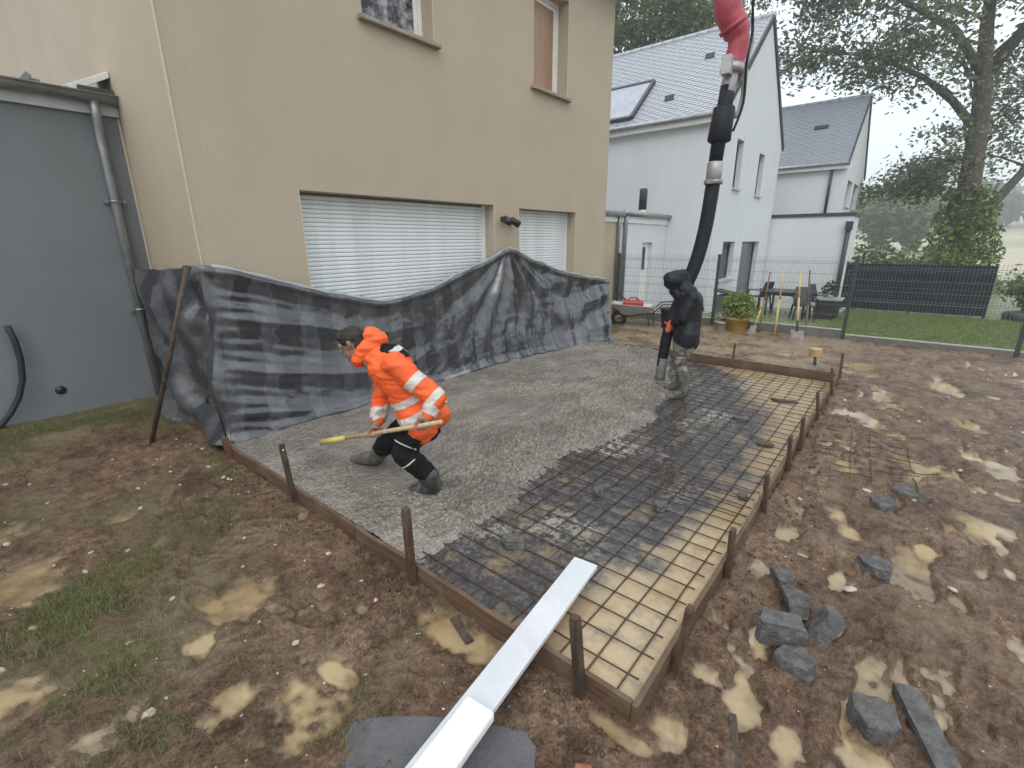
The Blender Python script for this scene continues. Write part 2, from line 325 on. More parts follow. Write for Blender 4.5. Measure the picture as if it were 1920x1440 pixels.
cx = np.arange(1.505, 7.93, .0125); cyy = np.arange(1.6, 5.02, .0125); CX, CY = np.meshgrid(cx, cyy)
edge = 2.06+.10*fbm(CX, CX*0, .7, 4, 80)+.16*sstep(2.4, 2.9, CX)*sstep(4.1, 3.5, CX)+.10*sstep(4.9, 5.4, CX)+.45*sstep(5.7, 6.9, CX)+.35*sstep(6.6, 7.9, CX)-.05
edge = edge+.05*fbm(CX, CY, .12, 3, 81)
e = CY-edge
coarse = np.clip(sstep(1.3, .15, e)*.75+.22+.75*fbm(CX, CY, .6, 3, 82)+.3*sstep(3.5, 6, CX), .08, 1.1)*sstep(1.35, 2.3, CX+.4*(CY-2))
coarse = coarse*(1-.75*sstep(4.2, 4.7, CY))+.12
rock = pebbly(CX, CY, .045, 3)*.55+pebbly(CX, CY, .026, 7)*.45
CZ = BEDZ(CX, CY)-.045+(.178-BEDZ(CX, CY))*np.power(np.clip(e/.36, 0, 1), .42)+coarse*(.030*(rock-.45)+.016*fbm(CX, CY, .05, 3, 85)+.022*fbm(CX, CY, .16, 4, 83))+.016*fbm(CX, CY, .6, 3, 84)+.030*np.exp(-((e-.20)/.13)**2)*(.3+fbm(CX, CY, .17, 4, 86)*1.4)+.017*(1-2*np.abs(fbm(CX*.7+CY*.5, CY*1.3, .20, 3, 87)))*sstep(.1, .5, e)*np.clip(coarse+.25, 0, 1)
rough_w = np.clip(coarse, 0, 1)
for (fx, fy) in ((2.16, 2.6), (2.12, 3.42), (5.9, 2.3), (5.0, 3.3), (3.9, 3.1), (3.0, 3.7)):
    CZ = CZ-.03*np.exp(-(((CX-fx)/.11)**2+((CY-fy)/.15)**2))
cm, t, b = nodes('fresh_concrete')
vc = N(t, 'VertexColor', layer_name='mask'); sx = N(t, 'SeparateColor'); t.links.new(vc.outputs[0], sx.inputs[0]); tc = N(t, 'TexCoord')
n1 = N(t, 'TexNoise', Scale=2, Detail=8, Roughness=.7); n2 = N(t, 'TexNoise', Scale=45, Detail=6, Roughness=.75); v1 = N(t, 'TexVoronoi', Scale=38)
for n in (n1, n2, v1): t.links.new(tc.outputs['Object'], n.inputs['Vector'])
ca = ramp(t, n1.outputs[0], [(.42, (.195, .179, .156)), (.58, (.300, .277, .243))])
cb = ramp(t, n2.outputs[0], [(.38, (.52, .51, .50)), (.46, (.95, .95, .95)), (.62, (1.2, 1.19, 1.17))])
c = mixc(t, 1.0, ca, cb, 'MULTIPLY')
vv = ramp(t, v1.outputs['Distance'], [(.15, (1.1, 1.09, 1.07)), (.70, (.62, .60, .58))]); c = mixc(t, sx.outputs[0], c, mixc(t, 1.0, c, vv, 'MULTIPLY'))  # paler aggregate, darker paste between, with gap shade painted into the colour
c = mixc(t, ramp(t, sx.outputs[1], [(.0, (.8, .8, .8)), (.34, (0, 0, 0))]), c, (.055, .052, .048)); t.links.new(c, b.inputs['Base Color'])  # hollows between modelled pebbles darkened too, occlusion put into the colour
b.inputs['Roughness'].default_value = .30
bp = N(t, 'Bump', Strength=.6, Distance=.014); t.links.new(n2.outputs[0], bp.inputs['Height']); bq = N(t, 'Bump', Strength=.7, Distance=.02, invert=True); t.links.new(v1.outputs['Distance'], bq.inputs['Height']); t.links.new(bp.outputs[0], bq.inputs['Normal']); t.links.new(bq.outputs[0], b.inputs['Normal'])
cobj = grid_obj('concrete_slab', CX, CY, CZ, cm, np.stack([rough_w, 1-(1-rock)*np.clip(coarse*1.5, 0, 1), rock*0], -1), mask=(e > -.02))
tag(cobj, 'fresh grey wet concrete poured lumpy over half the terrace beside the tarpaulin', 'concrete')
def conc_h(x, y):
    j = int(round((x-1.505)/.0125)); i = int(round((y-1.6)/.0125)); return float(CZ[i, j])

# ------------------------------------------------------------------ steel mesh
steel = pmat('rusty_steel', (.055, .038, .028), (.10, .062, .042), 30, .55, metal=.35)
mesh0 = empty('rebar_mesh', (1.5, .6, 0), 'brown welded steel reinforcing mesh laid over the flooded terrace bed', 'steel mesh')
def wob(x, y): return .0005+.0105*float(sstep(1.9, 3.0, x+max(0, 1.1-y)*2.5))+float(BEDZ(x, y))+.010*float(fbm(np.array([x]), np.array([y]), 1.1, 2, 90)[0])
for k in range(27):
    y = .68+.153*k
    if y > 2.75: break
    p = [(1.51+i*.43, y+rnd.uniform(-.004, .004), wob(1.51+i*.43, y)) for i in range(15)]
    x1 = 7.86+rnd.uniform(-.05, .04); p = [q for q in p if q[0] < x1]+[(x1, y, wob(x1, y))]
    part('bar', MB().tube(p, .0042, 6), steel, mesh0)
for k in range(43):
    x = 1.63+.1495*k
    y1 = min(2.35+max(0, x-5.6)*.5, 3.2)
    p = [(x+rnd.uniform(-.004, .004), .605+rnd.uniform(0, .03)+i*(y1-.6)/5, wob(x, .6+i*(y1-.6)/5)+.0075) for i in range(6)]
    part('bar', MB().tube(p, .0042, 6), steel, mesh0)
# overlap lap of the second sheet
for k in range(4):
    x = 3.31+.15*k+.045
    part('bar', MB().tube([(x, .66, wob(x, .66)+.017), (x, 1.5, wob(x, 1.5)+.017), (x, 2.2, wob(x, 2.2)+.017)], .0042, 6), steel, mesh0)
m2 = empty('rebar_mesh', (5.2, .1, 0), 'flat steel mesh sheet half sunk in the mud right of the boards', 'steel mesh')
def gz(x, y): return float(ground_h(np.array([x]), np.array([y]))[0])
for k in range(9):
    x = 4.72+.15*k+.02*math.sin(k); part('bar', MB().tube([(x+.05*i*.4, .42-.13*i, max(gz(x, .42-.13*i), .010)+.004) for i in range(6+(k % 3))], .004, 6), steel, m2)
for k in range(6):
    y = .4-.15*k; part('bar', MB().tube([(4.66+.2*i, y+.016*i, max(gz(4.66+.2*i, y), .008)+.001) for i in range(7)], .004, 6), steel, m2)

# ------------------------------------------------------------------ formwork boards and stakes
wood = pmat('wet_board', (.075, .043, .025), (.135, .083, .050), 3, .45, .7, bump=.3, bscale=18, stretch=(.6, .6, 9), dirt=(.15, .112, .075), dscale=5)
woodp = pmat('pale_board', (.30, .21, .125), (.42, .31, .19), 3, .5, .7, bump=.3, bscale=18, stretch=(.6, .6, 9), dirt=(.20, .14, .09), dscale=4)
wooddk = pmat('dark_stake', (.040, .028, .021), (.085, .057, .040), 6, .5, .7, bump=.4, bscale=30, stretch=(4, 4, .6), dirt=(.13, .095, .065), dscale=8)
woodst = pmat('brown_stake', (.062, .036, .023), (.115, .070, .045), 6, .5, .7, bump=.4, bscale=30, stretch=(4, 4, .6), dirt=(.13, .095, .065), dscale=8)
def board(a, b, label, mat=wood, th=.027, z0=-.03, z1=.15, inner=None):
    mb = MB(); a = Vector(a); b = Vector(b); n = 12; d = (b-a); sd = Vector((-d.y, d.x, 0)).normalized()*th/2; vs = []
    for i in range(n+1):
        p = a+d*i/n+sd*rnd.uniform(-.25, .25); top = z1+rnd.uniform(-.004, .004)
        vs += [p-sd+Vector((0, 0, z0)), p+sd+Vector((0, 0, z0)), p+sd+Vector((0, 0, top)), p-sd+Vector((0, 0, top))]
    fs = [(i*4+j, i*4+(j+1) % 4, i*4+4+(j+1) % 4, i*4+4+j) for i in range(n) for j in range(4)]+[(3, 2, 1, 0), tuple(n*4+j for j in range(4))]
    mb.add(vs, fs)
    if inner is not None:
        for i in range(n): mb.m[i*4+inner] = 1
    return solo('formwork_board', mb, [mat, woodp], label, 'board', 'formwork boards round the terrace', bevel=.004)
board((1.485, .585, 0), (1.485, 2.62, 0), 'brown formwork board on the near side, from the front corner past the white beam')
board((1.487, 2.625, 0), (1.487, 4.86, 0), 'muddy formwork board on the near side ending at the tarpaulin corner')
board((1.47, .57, 0), (3.62, .57, 0), 'formwork board along the right edge nearest the front corner', inner=1)
board((3.625, .572, 0), (5.9, .572, 0), 'middle formwork board along the right edge of the terrace', inner=1)
board((5.905, .57, 0), (8.12, .57, 0), 'formwork board along the right edge running past the far corner', inner=1)
board((7.955, .59, 0), (7.955, 4.3, 0), 'long brown formwork board closing the far end of the terrace', z1=.165)
STK = [((1.455,3.43,0),(1.43,3.46,.54),.05,.03,'dark stake with a drilled top on the near side, beside the orange worker',wooddk),
 ((1.445,1.98,0),(1.44,1.985,.55),.055,.045,'tall dark stake on the near side, second from the front corner',woodst),
 ((1.45,.81,0),(1.42,.84,.48),.05,.05,'dark round topped stake right of the white beam, nearest the front corner',wooddk),
 ((1.85,.53,0),(1.88,.51,.40),.055,.04,'first brown stake of the right edge, standing by the front corner',woodst),
 ((2.67,.53,0),(2.66,.54,.39),.055,.04,'second brown stake of the right edge, by the pale puddles',woodst),
 ((3.57,.53,0),(3.55,.55,.38),.05,.04,'third brown stake of the right edge',woodst),
 ((4.45,.53,0),(4.43,.56,.38),.05,.04,'fourth stake of the right edge, nearer one of a close pair',woodst),
 ((5.0,.53,0),(4.98,.55,.39),.05,.04,'fifth stake of the right edge, farther one of a close pair',woodst),
 ((6.09,.53,0),(6.05,.58,.37),.05,.035,'sixth stake of the right edge, level with the dark wood bit on the mesh',woodst),
 ((7.22,.53,0),(7.16,.58,.41),.05,.04,'seventh stake of the right edge, last one before the far corner',woodst),
 ((8.18,.55,0),(8.2,.57,.42),.05,.04,'stake standing just outside the far right corner of the terrace',woodst),
 ((8.02,2.0,0),(8.06,2.0,.40),.045,.035,'slim brown stake behind the far board, in front of the yellow pot',woodst),
 ((8.35,3.33,0),(8.34,3.36,.44),.045,.035,'pale wooden stake standing left of the dark worker by the black tub',woodp)]
for a, b_, w_, h_, lab, m in STK:
    a = Vector(a); b_ = Vector(b_); mb = MB(); a2 = a-(b_-a)*.35; w_ *= .80; h_ *= .80
    mb.bar(a2, b_-(b_-a)*.04, w_, h_, up=(0, 1, 0), w2=w_*1.02); mb.bar(b_-(b_-a)*.04, b_, w_, h_, up=(0, 1, 0), w2=w_*.86, h2=h_*.86)
    s_ = solo('wooden_stake', mb, m, lab, 'stake', 'stakes holding the formwork boards', bevel=.0025, loc=a)
    if 'drilled' in lab:
        h = MB(); n_ = Vector((-.64, -.77, 0)); c_ = b_-(b_-a)*.09+Vector((-.0, -.0135, 0)); h.tube([c_, c_+Vector((0, -.003, 0))], .010, 10); part('bolt_hole', h, pmat('pale_hole', (.5, .48, .45)), s_)
mal = empty('wooden_mallet', (8.82, .96, 0), 'round headed wooden mallet standing upright behind the far board', 'mallet')
part('handle', MB().tube([(8.82, .94, -.05), (8.80, .97, .22)], .022, 10), woodst, mal)
part('head', MB().tube([(8.80, .97, .20), (8.80, .97, .206), (8.795, .975, .318), (8.795, .975, .324)], [.086, .092, .092, .086], 20, smooth=False), pmat('fresh_wood', (.40, .26, .14), (.50, .34, .19), 14, .6, bump=.2, stretch=(1, 1, 4)), mal)

# ------------------------------------------------------------------ houses
beige = pmat('beige_render', (.430, .364, .276), (.452, .386, .296), 1.2, .85, bump=.5, bscale=260, bdist=.004)
beadm = pmat('corner_bead', (.54, .475, .38), (.58, .51, .41), 8, .6, bump=.05)
whitef = pmat('white_frame', (.74, .75, .75), (.80, .81, .81), 5, .4, bump=.02)
slatm = pmat('shutter_white', (.70, .74, .76), (.76, .80, .81), 3, .38, bump=.02, dirt=(.62, .65, .66), dscale=2)
sillm = pmat('sill_stone', (.26, .225, .175), (.34, .295, .235), 7, .8, bump=.3, bscale=80)
glassd = pmat('dark_glass', (.012, .014, .017), (.03, .03, .034), 3, .06, bump=0)
zinc = pmat('zinc', (.25, .27, .29), (.34, .36, .38), 5, .42, bump=.08, bscale=25, metal=.65)
def wall(mb, o, u, nrm, W, H, ops, th, mi=0):
    """wall face with real openings and reveals; o = lower corner, u along, nrm outward"""
    o = Vector(o); u = Vector(u); n = Vector(nrm); z = Vector((0, 0, 1))
    xs = sorted({0, W} | {a for q in ops for a in (q[0], q[1])}); zs = sorted({0, H} | {a for q in ops for a in (q[2], q[3])})
    P = lambda x, h, d=0: o+u*x+z*h-n*d
    flip = u.cross(z).dot(n) < 0
    def quad(a, b, c, d): mb.add([a, b, c, d], [(3, 2, 1, 0) if flip else (0, 1, 2, 3)], mi)
    for i in range(len(xs)-1):
        for j in range(len(zs)-1):
            xm = (xs[i]+xs[i+1])/2; zm = (zs[j]+zs[j+1])/2
            if any(q[0] < xm < q[1] and q[2] < zm < q[3] for q in ops): continue
            quad(P(xs[i], zs[j]), P(xs[i+1], zs[j]), P(xs[i+1], zs[j+1]), P(xs[i], zs[j+1]))
    for x0, x1, z0, z1 in ops:
        quad(P(x0, z0), P(x0, z0, th), P(x0, z1, th), P(x0, z1))[0] if False else mb.add([P(x0, z0), P(x0, z0, th), P(x0, z1, th), P(x0, z1)], [(0, 3, 2, 1) if flip else (3, 2, 1, 0)], mi)
        for a in ([P(x1, z0), P(x1, z0, th), P(x1, z1, th), P(x1, z1)], [P(x0, z1), P(x0, z1, th), P(x1, z1, th), P(x1, z1)], [P(x0, z0), P(x1, z0), P(x1, z0, th), P(x0, z0, th)]):
            mb.add(a, [(0, 1, 2, 3)], mi)
HY = 5.05; HX0, HX1 = 1.645, 9.13
h1 = empty('house', (HX0, HY, 0), 'beige rendered house with two white roller shutters facing the terrace', 'house')
mb = MB()
OPS = [(2.66-HX0, 5.70-HX0, .15, 2.52), (6.30-HX0, 8.0-HX0, .15, 2.50), (3.62-HX0, 4.64-HX0, 4.33, 5.72), (6.66-HX0, 7.61-HX0, 4.30, 5.68)]
wall(mb, (HX0, HY, -.3), (1, 0, 0), (0, -1, 0), HX1-HX0, 6.6, [(a, b, c+.3, d+.3) for a, b, c, d in OPS], .27)
mb.add([(HX0, HY, -.3), (HX0, HY, 6.3), (HX0, HY+16, 6.3), (HX0, HY+16, -.3)], [(0, 1, 2, 3)])
mb.add([(HX1, HY, -.3), (HX1, HY+16, -.3), (HX1, HY+16, 6.3), (HX1, HY, 6.3)], [(0, 1, 2, 3)])
mb.add([(HX0, HY+16, -.3), (HX0, HY+16, 6.3), (HX1, HY+16, 6.3), (HX1, HY+16, -.3)], [(0, 1, 2, 3)])
mb.box((HX0+.3, HY+.5, 2.75), (HX1-.3, HY+.6, 2.9)); part('wall', mb, beige, h1)
mb = MB(); mb.bar((HX0-.002, HY-.002, -.2), (HX0-.002, HY-.002, 6.3), .012, .012); part('corner_bead', mb, beadm, h1)
for x, z0, z1 in ((2.66, .15, 2.52), (5.70, .15, 2.52), (6.30, .15, 2.5), (8.0, .15, 2.5), (4.64, 4.33, 5.72), (7.61, 4.3, 5.68), (6.66, 4.3, 5.68)):
    part('corner_bead', MB().box((x-.005, HY-.003, z0+.05), (x+.005, HY+.004, z1)), beadm, h1)
mb = MB(); slate = pmat('slate', (.24, .265, .31), (.275, .30, .345), 9, .42, .5, bump=.25, bscale=30)
mb.poly([(HX0-.3, HY-.35, 6.25), (HX0-.3, HY+8, 11.2), (HX0-.3, HY+16.3, 6.25)], (HX1-HX0+.6, 0, 0)); part('roof', mb, slate, h1)
sh_mb = MB(); prof = [(0, .0), (-.006, .006), (-.008, .022), (-.006, .038), (0, .044), (.006, .044), (.006, 0)]
def slat_mesh(L):
    m = MB(); k = len(prof); vs = [(x, p[0], p[1]) for x in (0, L) for p in prof]
    m.add(vs, [(i, (i+1) % k, k+(i+1) % k, k+i) for i in range(k)]+[tuple(range(k))[::-1], tuple(range(k, 2*k))], 0, False); return m
for (x0, x1, z0, z1) in ((2.66, 5.70, .15, 2.52), (6.30, 8.0, .15, 2.50)):
    s = bpy.data.objects.new('shutter', None); C.objects.link(s); s.parent = h1; s.location = Vector((x0, HY+.215, z0))-h1.location
    first = None; k = 0; z = .02
    while z < z1-z0-.03:
        if first is None:
            me = mkmesh('slat', slat_mesh(x1-x0-.09), slatm); first = bpy.data.objects.new('slat', me); C.objects.link(first); first.parent = s; first.location = (.045, 0, z)
        else: inst(first, 'slat', s, (.045, rnd.uniform(-.0015, .0015), z))
        z += .0475
    for xx in (x0, x1-.05): part('guide_rail', MB().box((xx, HY+.18, z0), (xx+.05, HY+.24, z1)), whitef, s, bevel=.004)
    part('backing', MB().box((x0, HY+.225, z0), (x1, HY+.268, z1)), pmat('shutter_gap', (.16, .17, .18), bump=0), s)
curtain = pmat('tan_curtain', (.30, .185, .105), (.36, .225, .13), 2, .35, bump=.1, stretch=(10, 1, 1))
def window1(x0, x1, z0, z1, sash, lite):
    wd = bpy.data.objects.new('window', None); C.objects.link(wd); wd.parent = h1; wd.location = Vector((x0, HY, z0))-h1.location
    fr = MB(); y0, y1 = HY+.20, HY+.255
    for a in ((x0, x0+.055, z0, z1), (x1-.055, x1, z0, z1), (x0+.055, x1-.055, z0, z0+.06), (x0+.055, x1-.055, z1-.06, z1)): fr.box((a[0], y0, a[2]), (a[1], y1, a[3]))
    part('frame', fr, whitef, wd, bevel=.005)
    fr = MB(); y0, y1 = HY+.215, HY+.27; a0, a1, c0, c1 = x0+.06, x1-.06, z0+.065, z1-.065
    for a in ((a0, a0+.05, c0, c1), (a1-.05, a1, c0, c1), (a0+.05, a1-.05, c0, c0+.05), (a0+.05, a1-.05, c1-.05, c1)): fr.box((a[0], y0, a[2]), (a[1], y1, a[3]))
    part('sash', fr, whitef, wd, bevel=.004)
    part('pane', MB().box((a0+.05, HY+.235, c0+.05), (a1-.05, HY+.242, c1-.05)), lite, wd)
    return wd
pat = pmat('patterned_curtain', (.016, .016, .020), (.42, .42, .44), 7, .3, bump=.05)
window1(3.62, 4.64, 4.33, 5.72, 0, pat); window1(6.66, 7.61, 4.30, 5.68, 0, curtain)
for x0, x1, z in ((3.56, 4.70, 4.33), (6.60, 7.67, 4.30)):
    mb = MB(); y = HY-.075
    mb.add([(x, yy, zz) for x in (x0, x1) for yy, zz in ((y, z-.055), (HY+.195, z-.055), (HY+.195, z+.012), (y, z-.010))], [(0, 1, 2, 3), (7, 6, 5, 4), (0, 4, 5, 1), (1, 5, 6, 2), (2, 6, 7, 3), (3, 7, 4, 0)])
    part('sill', mb, sillm, h1, bevel=.006)
blackm = pmat('black_plastic', (.012, .012, .014), (.022, .022, .024), 8, .4, bump=.05)
lamp = empty('spotlight', (5.93, HY, 2.32), 'small black twin spotlight on the beige wall between the two shutters', 'spotlight')
part('base_plate', MB().box((5.85, HY-.035, 2.29), (6.01, HY+.002, 2.36)), blackm, lamp, bevel=.006)
for dx, d in ((-.07, (-.05, -.16, -.05)), (.09, (.10, -.10, -.09))):
    p = Vector((5.93+dx, HY-.06, 2.325)); q = p+Vector(d); part('lamp_head', MB().tube([p, p+(q-p)*.1, q-(q-p)*.02, q, q-(q-p)*.12], [.04, .052, .056, .054, .045], 16), blackm, lamp)

# grey garage at the left
greyr = pmat('grey_render', (.172, .190, .205), (.186, .204, .219), 1.3, .85, bump=.5, bscale=240, bdist=.004, dirt=(.165, .182, .196), dscale=.8)
ga = empty('garage', (-1, 6.6, .2), 'grey rendered garage with zinc gutter and downpipe left of the beige house', 'garage')
mb = MB(); wall(mb, (-7, 6.6, -.2), (1, 0, 0), (0, -1, 0), 8.643, 3.5, [], .2); mb.add([(-7, 6.6, -.2), (-7, 14, -.2), (-7, 14, 3.3), (-7, 6.6, 3.3)], [(3, 2, 1, 0)]); part('wall', mb, greyr, ga)
part('fascia', MB().box((-7, 6.555, 3.235), (1.64, 6.598, 3.36)), pmat('fascia_grey', (.42, .45, .47), (.48, .51, .53), 4, .5, bump=.05), ga)
gm = MB(); k = 9; pr = [(6.49-.065*math.cos(math.pi*i/(k-1)), 3.40-.075*math.sin(math.pi*i/(k-1))) for i in range(k)]; pr += [(a+(6.49-a)*.06, z+.004) for a, z in pr[::-1]]
gm.add([(x, a, z) for x in (-7, 1.635) for a, z in pr], [(i, (i+1) % 18, 18+(i+1) % 18, 18+i) for i in range(18)]+[tuple(range(18))[::-1], tuple(range(18, 36))], 0, True); part('gutter', gm, zinc, ga)
part('gutter_bead', MB().tube([(-7, 6.425, 3.40), (1.635, 6.425, 3.40)], .011, 8), zinc, ga)
dp = part('downpipe', MB().tube([(1.44, 6.49, 3.34), (1.44, 6.49, 3.22), (1.44, 6.51, 3.14), (1.44, 6.545, 3.06), (1.44, 6.55, 2.95), (1.44, 6.55, .30)], .042, 14), zinc, ga)
for z in (2.42, 1.30): part('pipe_clamp', MB().tube([(1.44, 6.55, z-.012), (1.44, 6.55, z+.012)], .050, 14).box((1.36, 6.54, z-.006), (1.52, 6.56, z+.006)).box((1.352, 6.53, z-.018), (1.372, 6.598, z+.018)).box((1.508, 6.53, z-.018), (1.528, 6.598, z+.018)), zinc, dp)
part('pipe_hole', MB().tube([(.63, 6.60, .55), (.63, 6.591, .55)], .045, 18), blackm, ga)
part('wall_bead', MB().box((1.625, 6.588, .0), (1.642, 6.598, 3.23)), beadm, ga)
mb = MB(); mb.poly([(-7, 6.50, 3.37), (1.64, 6.50, 3.37), (1.64, 13, 3.62), (-7, 13, 3.62)], (0, 0, .03)); part('roof', mb, pmat('roof_zinc', (.22, .24, .26), bump=.1), ga)
mb = MB(); mb.poly([(1.32, 6.60, 3.42), (1.64, 6.60, 3.60), (1.64, 6.60, 3.66), (1.28, 6.60, 3.47)], (0, .5, .05)); part('roof_panel', mb, whitef, ga, bevel=.004)
part('roof_curb', MB().box((1.36, 6.56, 3.40), (1.638, 7.0, 3.48)), pmat('roof_curb_grey', (.06, .07, .08)), ga)
part('roof_bracket', MB().bar((.95, 6.62, 3.40), (1.03, 6.62, 3.5), .07, .05).box((1.0, 6.6, 3.4), (1.1, 6.66, 3.47)), pmat('bracket_grey', (.25, .26, .28)), ga)
hs = [(.39, 6.53, 1.26), (.41, 6.53, 1.11), (.41, 6.53, .93), (.38, 6.52, .74), (.32, 6.52, .57), (.23, 6.51, .43), (.14, 6.5, .33), (.0, 6.5, .24), (-.1, 6.5, .14)]
solo('conduit_hose', MB().tube(hs, .026, 10), pmat('conduit_black', (.016, .017, .02), bump=.2, bscale=90), 'black flexible conduit rising out of the ground by the grey garage wall', 'hose')

# white neighbours
whiter = pmat('white_render', (.63, .655, .70), (.65, .675, .72), 1.1, .85, bump=.4, bscale=200, bdist=.004, dirt=(.61, .635, .68), dscale=.7)
anth = pmat('anthracite', (.030, .033, .038), (.045, .048, .055), 5, .4, bump=.03)
def roof_slates(name, parent, a, b, c, d, n, mat):
    """roof plane a-b (eave) to d-c (ridge) as overlapping stepped courses of slates"""
    a, b, c, d = map(Vector, (a, b, c, d)); nn = (b-a).cross(d-a).normalized(); nn = nn if nn.z > 0 else -nn; mb = MB(); L = (b-a).length; sw = .32
    for i in range(n):
        t0 = i/n; t1 = (i+1)/n+.1/n
        p0 = a+(d-a)*t0+nn*.022; p1 = b+(c-b)*t0+nn*.022; q1 = b+(c-b)*min(t1, 1)+nn*.006; q0 = a+(d-a)*min(t1, 1)+nn*.006
        m = int(L/sw); off = .5*(i % 2)
        for j in range(-1, m+1):
            u0 = max(0, (j+off)/m); u1 = min(1, (j+1+off)/m-.006)
            if u1-u0 < .002: continue
            jit = nn*rnd.uniform(-.001, .0015)
            A = p0+(p1-p0)*u0+jit; B = p0+(p1-p0)*u1+jit; Cc = q0+(q1-q0)*u1; D = q0+(q1-q0)*u0
            mb.add([A, B, Cc, D, A-nn*.018, B-nn*.018], [(0, 1, 2, 3), (4, 5, 1, 0)])
    mb.add([a, b, c, d], [(0, 1, 2, 3)])
    return part(name, mb, mat, parent, kind='stuff')
def gable_house(X0, Yg, depth, Wd, zb, ze, za, label, ops_g, ops_e, ncourse, smat):
    h = empty('house', (X0, Yg, zb), label, 'house'); xm = X0+Wd/2
    mb = MB(); wall(mb, (X0, Yg, zb), (1, 0, 0), (0, -1, 0), Wd, ze-zb, [(a-X0, b-X0, c-zb, d-zb) for a, b, c, d in ops_g], .22)
    mb.add([(X0, Yg, ze), (X0+Wd, Yg, ze), (xm, Yg, za)], [(0, 1, 2)])
    mb.add([(X0, Yg+depth, ze), (X0+Wd, Yg+depth, ze), (xm, Yg+depth, za)], [(2, 1, 0)])
    mb.add([(X0, Yg, zb), (X0, Yg, ze), (X0, Yg+depth, ze), (X0, Yg+depth, zb)], [(0, 1, 2, 3)])
    mb.add([(X0+Wd, Yg, zb), (X0+Wd, Yg, ze), (X0+Wd, Yg+depth, ze), (X0+Wd, Yg+depth, zb)], [(3, 2, 1, 0)])
    mb.add([(X0, Yg+depth, zb), (X0, Yg+depth, ze), (X0+Wd, Yg+depth, ze), (X0+Wd, Yg+depth, zb)], [(0, 1, 2, 3)])
    part('wall', mb, whiter, h)
    ov = .22; sl = (za-ze)/(Wd/2)
    rf = roof_slates('roof', h, (X0-ov, Yg+depth, ze-ov*sl+.10), (X0-ov, Yg-.05, ze-ov*sl+.10), (xm, Yg-.05, za+.10), (xm, Yg+depth, za+.10), ncourse, smat)
    mb = MB(); mb.add([(X0+Wd+ov, Yg-.05, ze-ov*sl+.10), (X0+Wd+ov, Yg+depth, ze-ov*sl+.10), (xm, Yg+depth, za+.10), (xm, Yg-.05, za+.10)], [(0, 1, 2, 3)]); part('roof', mb, smat, h)
    vg = MB(); 
    for s in (-1, 1): vg.bar((xm+s*(Wd/2+ov), Yg-.03, ze-ov*sl+.03), (xm, Yg-.03, za+.05), .05, .16)
    part('verge_board', vg, anth if smat is not None else anth, h)
    rg = MB(); y = Yg-.06
    while y < Yg+depth: rg.tube([(xm, y, za+.10), (xm, y+.42, za+.115)], [.10, .085], 8); y += .40
    part('ridge_tiles', rg, smat, h)
    fa = MB(); fa.box((X0-ov+.02, Yg+.01, ze-ov*sl-.14), (X0-.003, Yg+depth, ze-ov*sl+.02)); part('fascia', fa, whitef, h)
    gt = MB(); gt.tube([(X0-ov-.04, Yg-.03, ze-ov*sl+.05), (X0-ov-.04, Yg+depth, ze-ov*sl+.05)], .065, 8); part('gutter', gt, zinc, h)
    return h, sl, xm
def hwin(h, x0, x1, z0, z1, Yg, sill=True, lite=None):
    wd = bpy.data.objects.new('window', None); C.objects.link(wd); wd.parent = h; wd.location = Vector((x0, Yg, z0))-h.location
    fr = MB(); y0, y1 = Yg+.15, Yg+.215; f = .07
    for a in ((x0, x0+f, z0, z1), (x1-f, x1, z0, z1), (x0+f, x1-f, z0, z0+f), (x0+f, x1-f, z1-f, z1)): fr.box((a[0], y0, a[2]), (a[1], y1, a[3]))
    part('frame', fr, anth, wd); part('pane', MB().box((x0+f, Yg+.18, z0+f), (x1-f, Yg+.19, z1-f)), lite or glassd, wd)
    if sill: part('sill', MB().box((x0-.06, Yg-.07, z0-.06), (x1+.06, Yg+.15, z0-.002)), pmat('white_sill', (.58, .58, .58)), wd)
slate2 = pmat('pale_slate', (.40, .43, .48), (.44, .47, .52), 7, .38, .46, bump=.2, bscale=30)
X2, Y2, W2 = 15.0, 4.72, 6.9
g2 = [(16.05, 17.35, .75, 1.93), (18.2, 20.5, -.25, 1.92), (16.3, 17.0, 3.52, 4.88), (18.95, 19.7, 3.47, 4.8)]
h2, sl2, xm2 = gable_house(X2, Y2, 12, W2, -.5, 5.45, 8.5, 'white gabled house with pale slate roof standing behind the wire fence', g2, [], 46, slate2)
for i, q in enumerate(g2): hwin(h2, *q, Y2, sill=(i != 1))
nn2 = Vector((-sl2, 0, 1)).normalized()
def on_roof(y, f): return Vector((X2-.22+(W2/2+.22)*f, y, 5.45-.22*sl2+.10+(8.5-5.45+.22*sl2)*f))
sk = MB(); a, b_, c_, d_ = on_roof(9.5, .06), on_roof(7.55, .06), on_roof(7.55, .46), on_roof(9.5, .46)
sk.poly([a+nn2*.03, b_+nn2*.03, c_+nn2*.03, d_+nn2*.03], nn2*.07); pan = part('solar_panel', sk, pmat('panel_glass', (.30, .34, .40), (.36, .40, .46), 2, .08, bump=0), h2)
fr = MB()
for p, q in ((a, b_), (b_, c_), (c_, d_), (d_, a)): fr.bar(p+nn2*.07, q+nn2*.07, .10, .12, up=nn2)
part('panel_frame', fr, anth, pan)
for y, f in ((6.75, .20), (6.2, .62)):
    v = MB(); p = on_roof(y, f); v.poly([p+nn2*.02, p+Vector((0, -.28, 0))+nn2*.02, p+Vector((.1, -.28, .09))+nn2*.10, p+Vector((.1, 0, .09))+nn2*.10], nn2*.02); part('roof_vent', v, anth, h2)
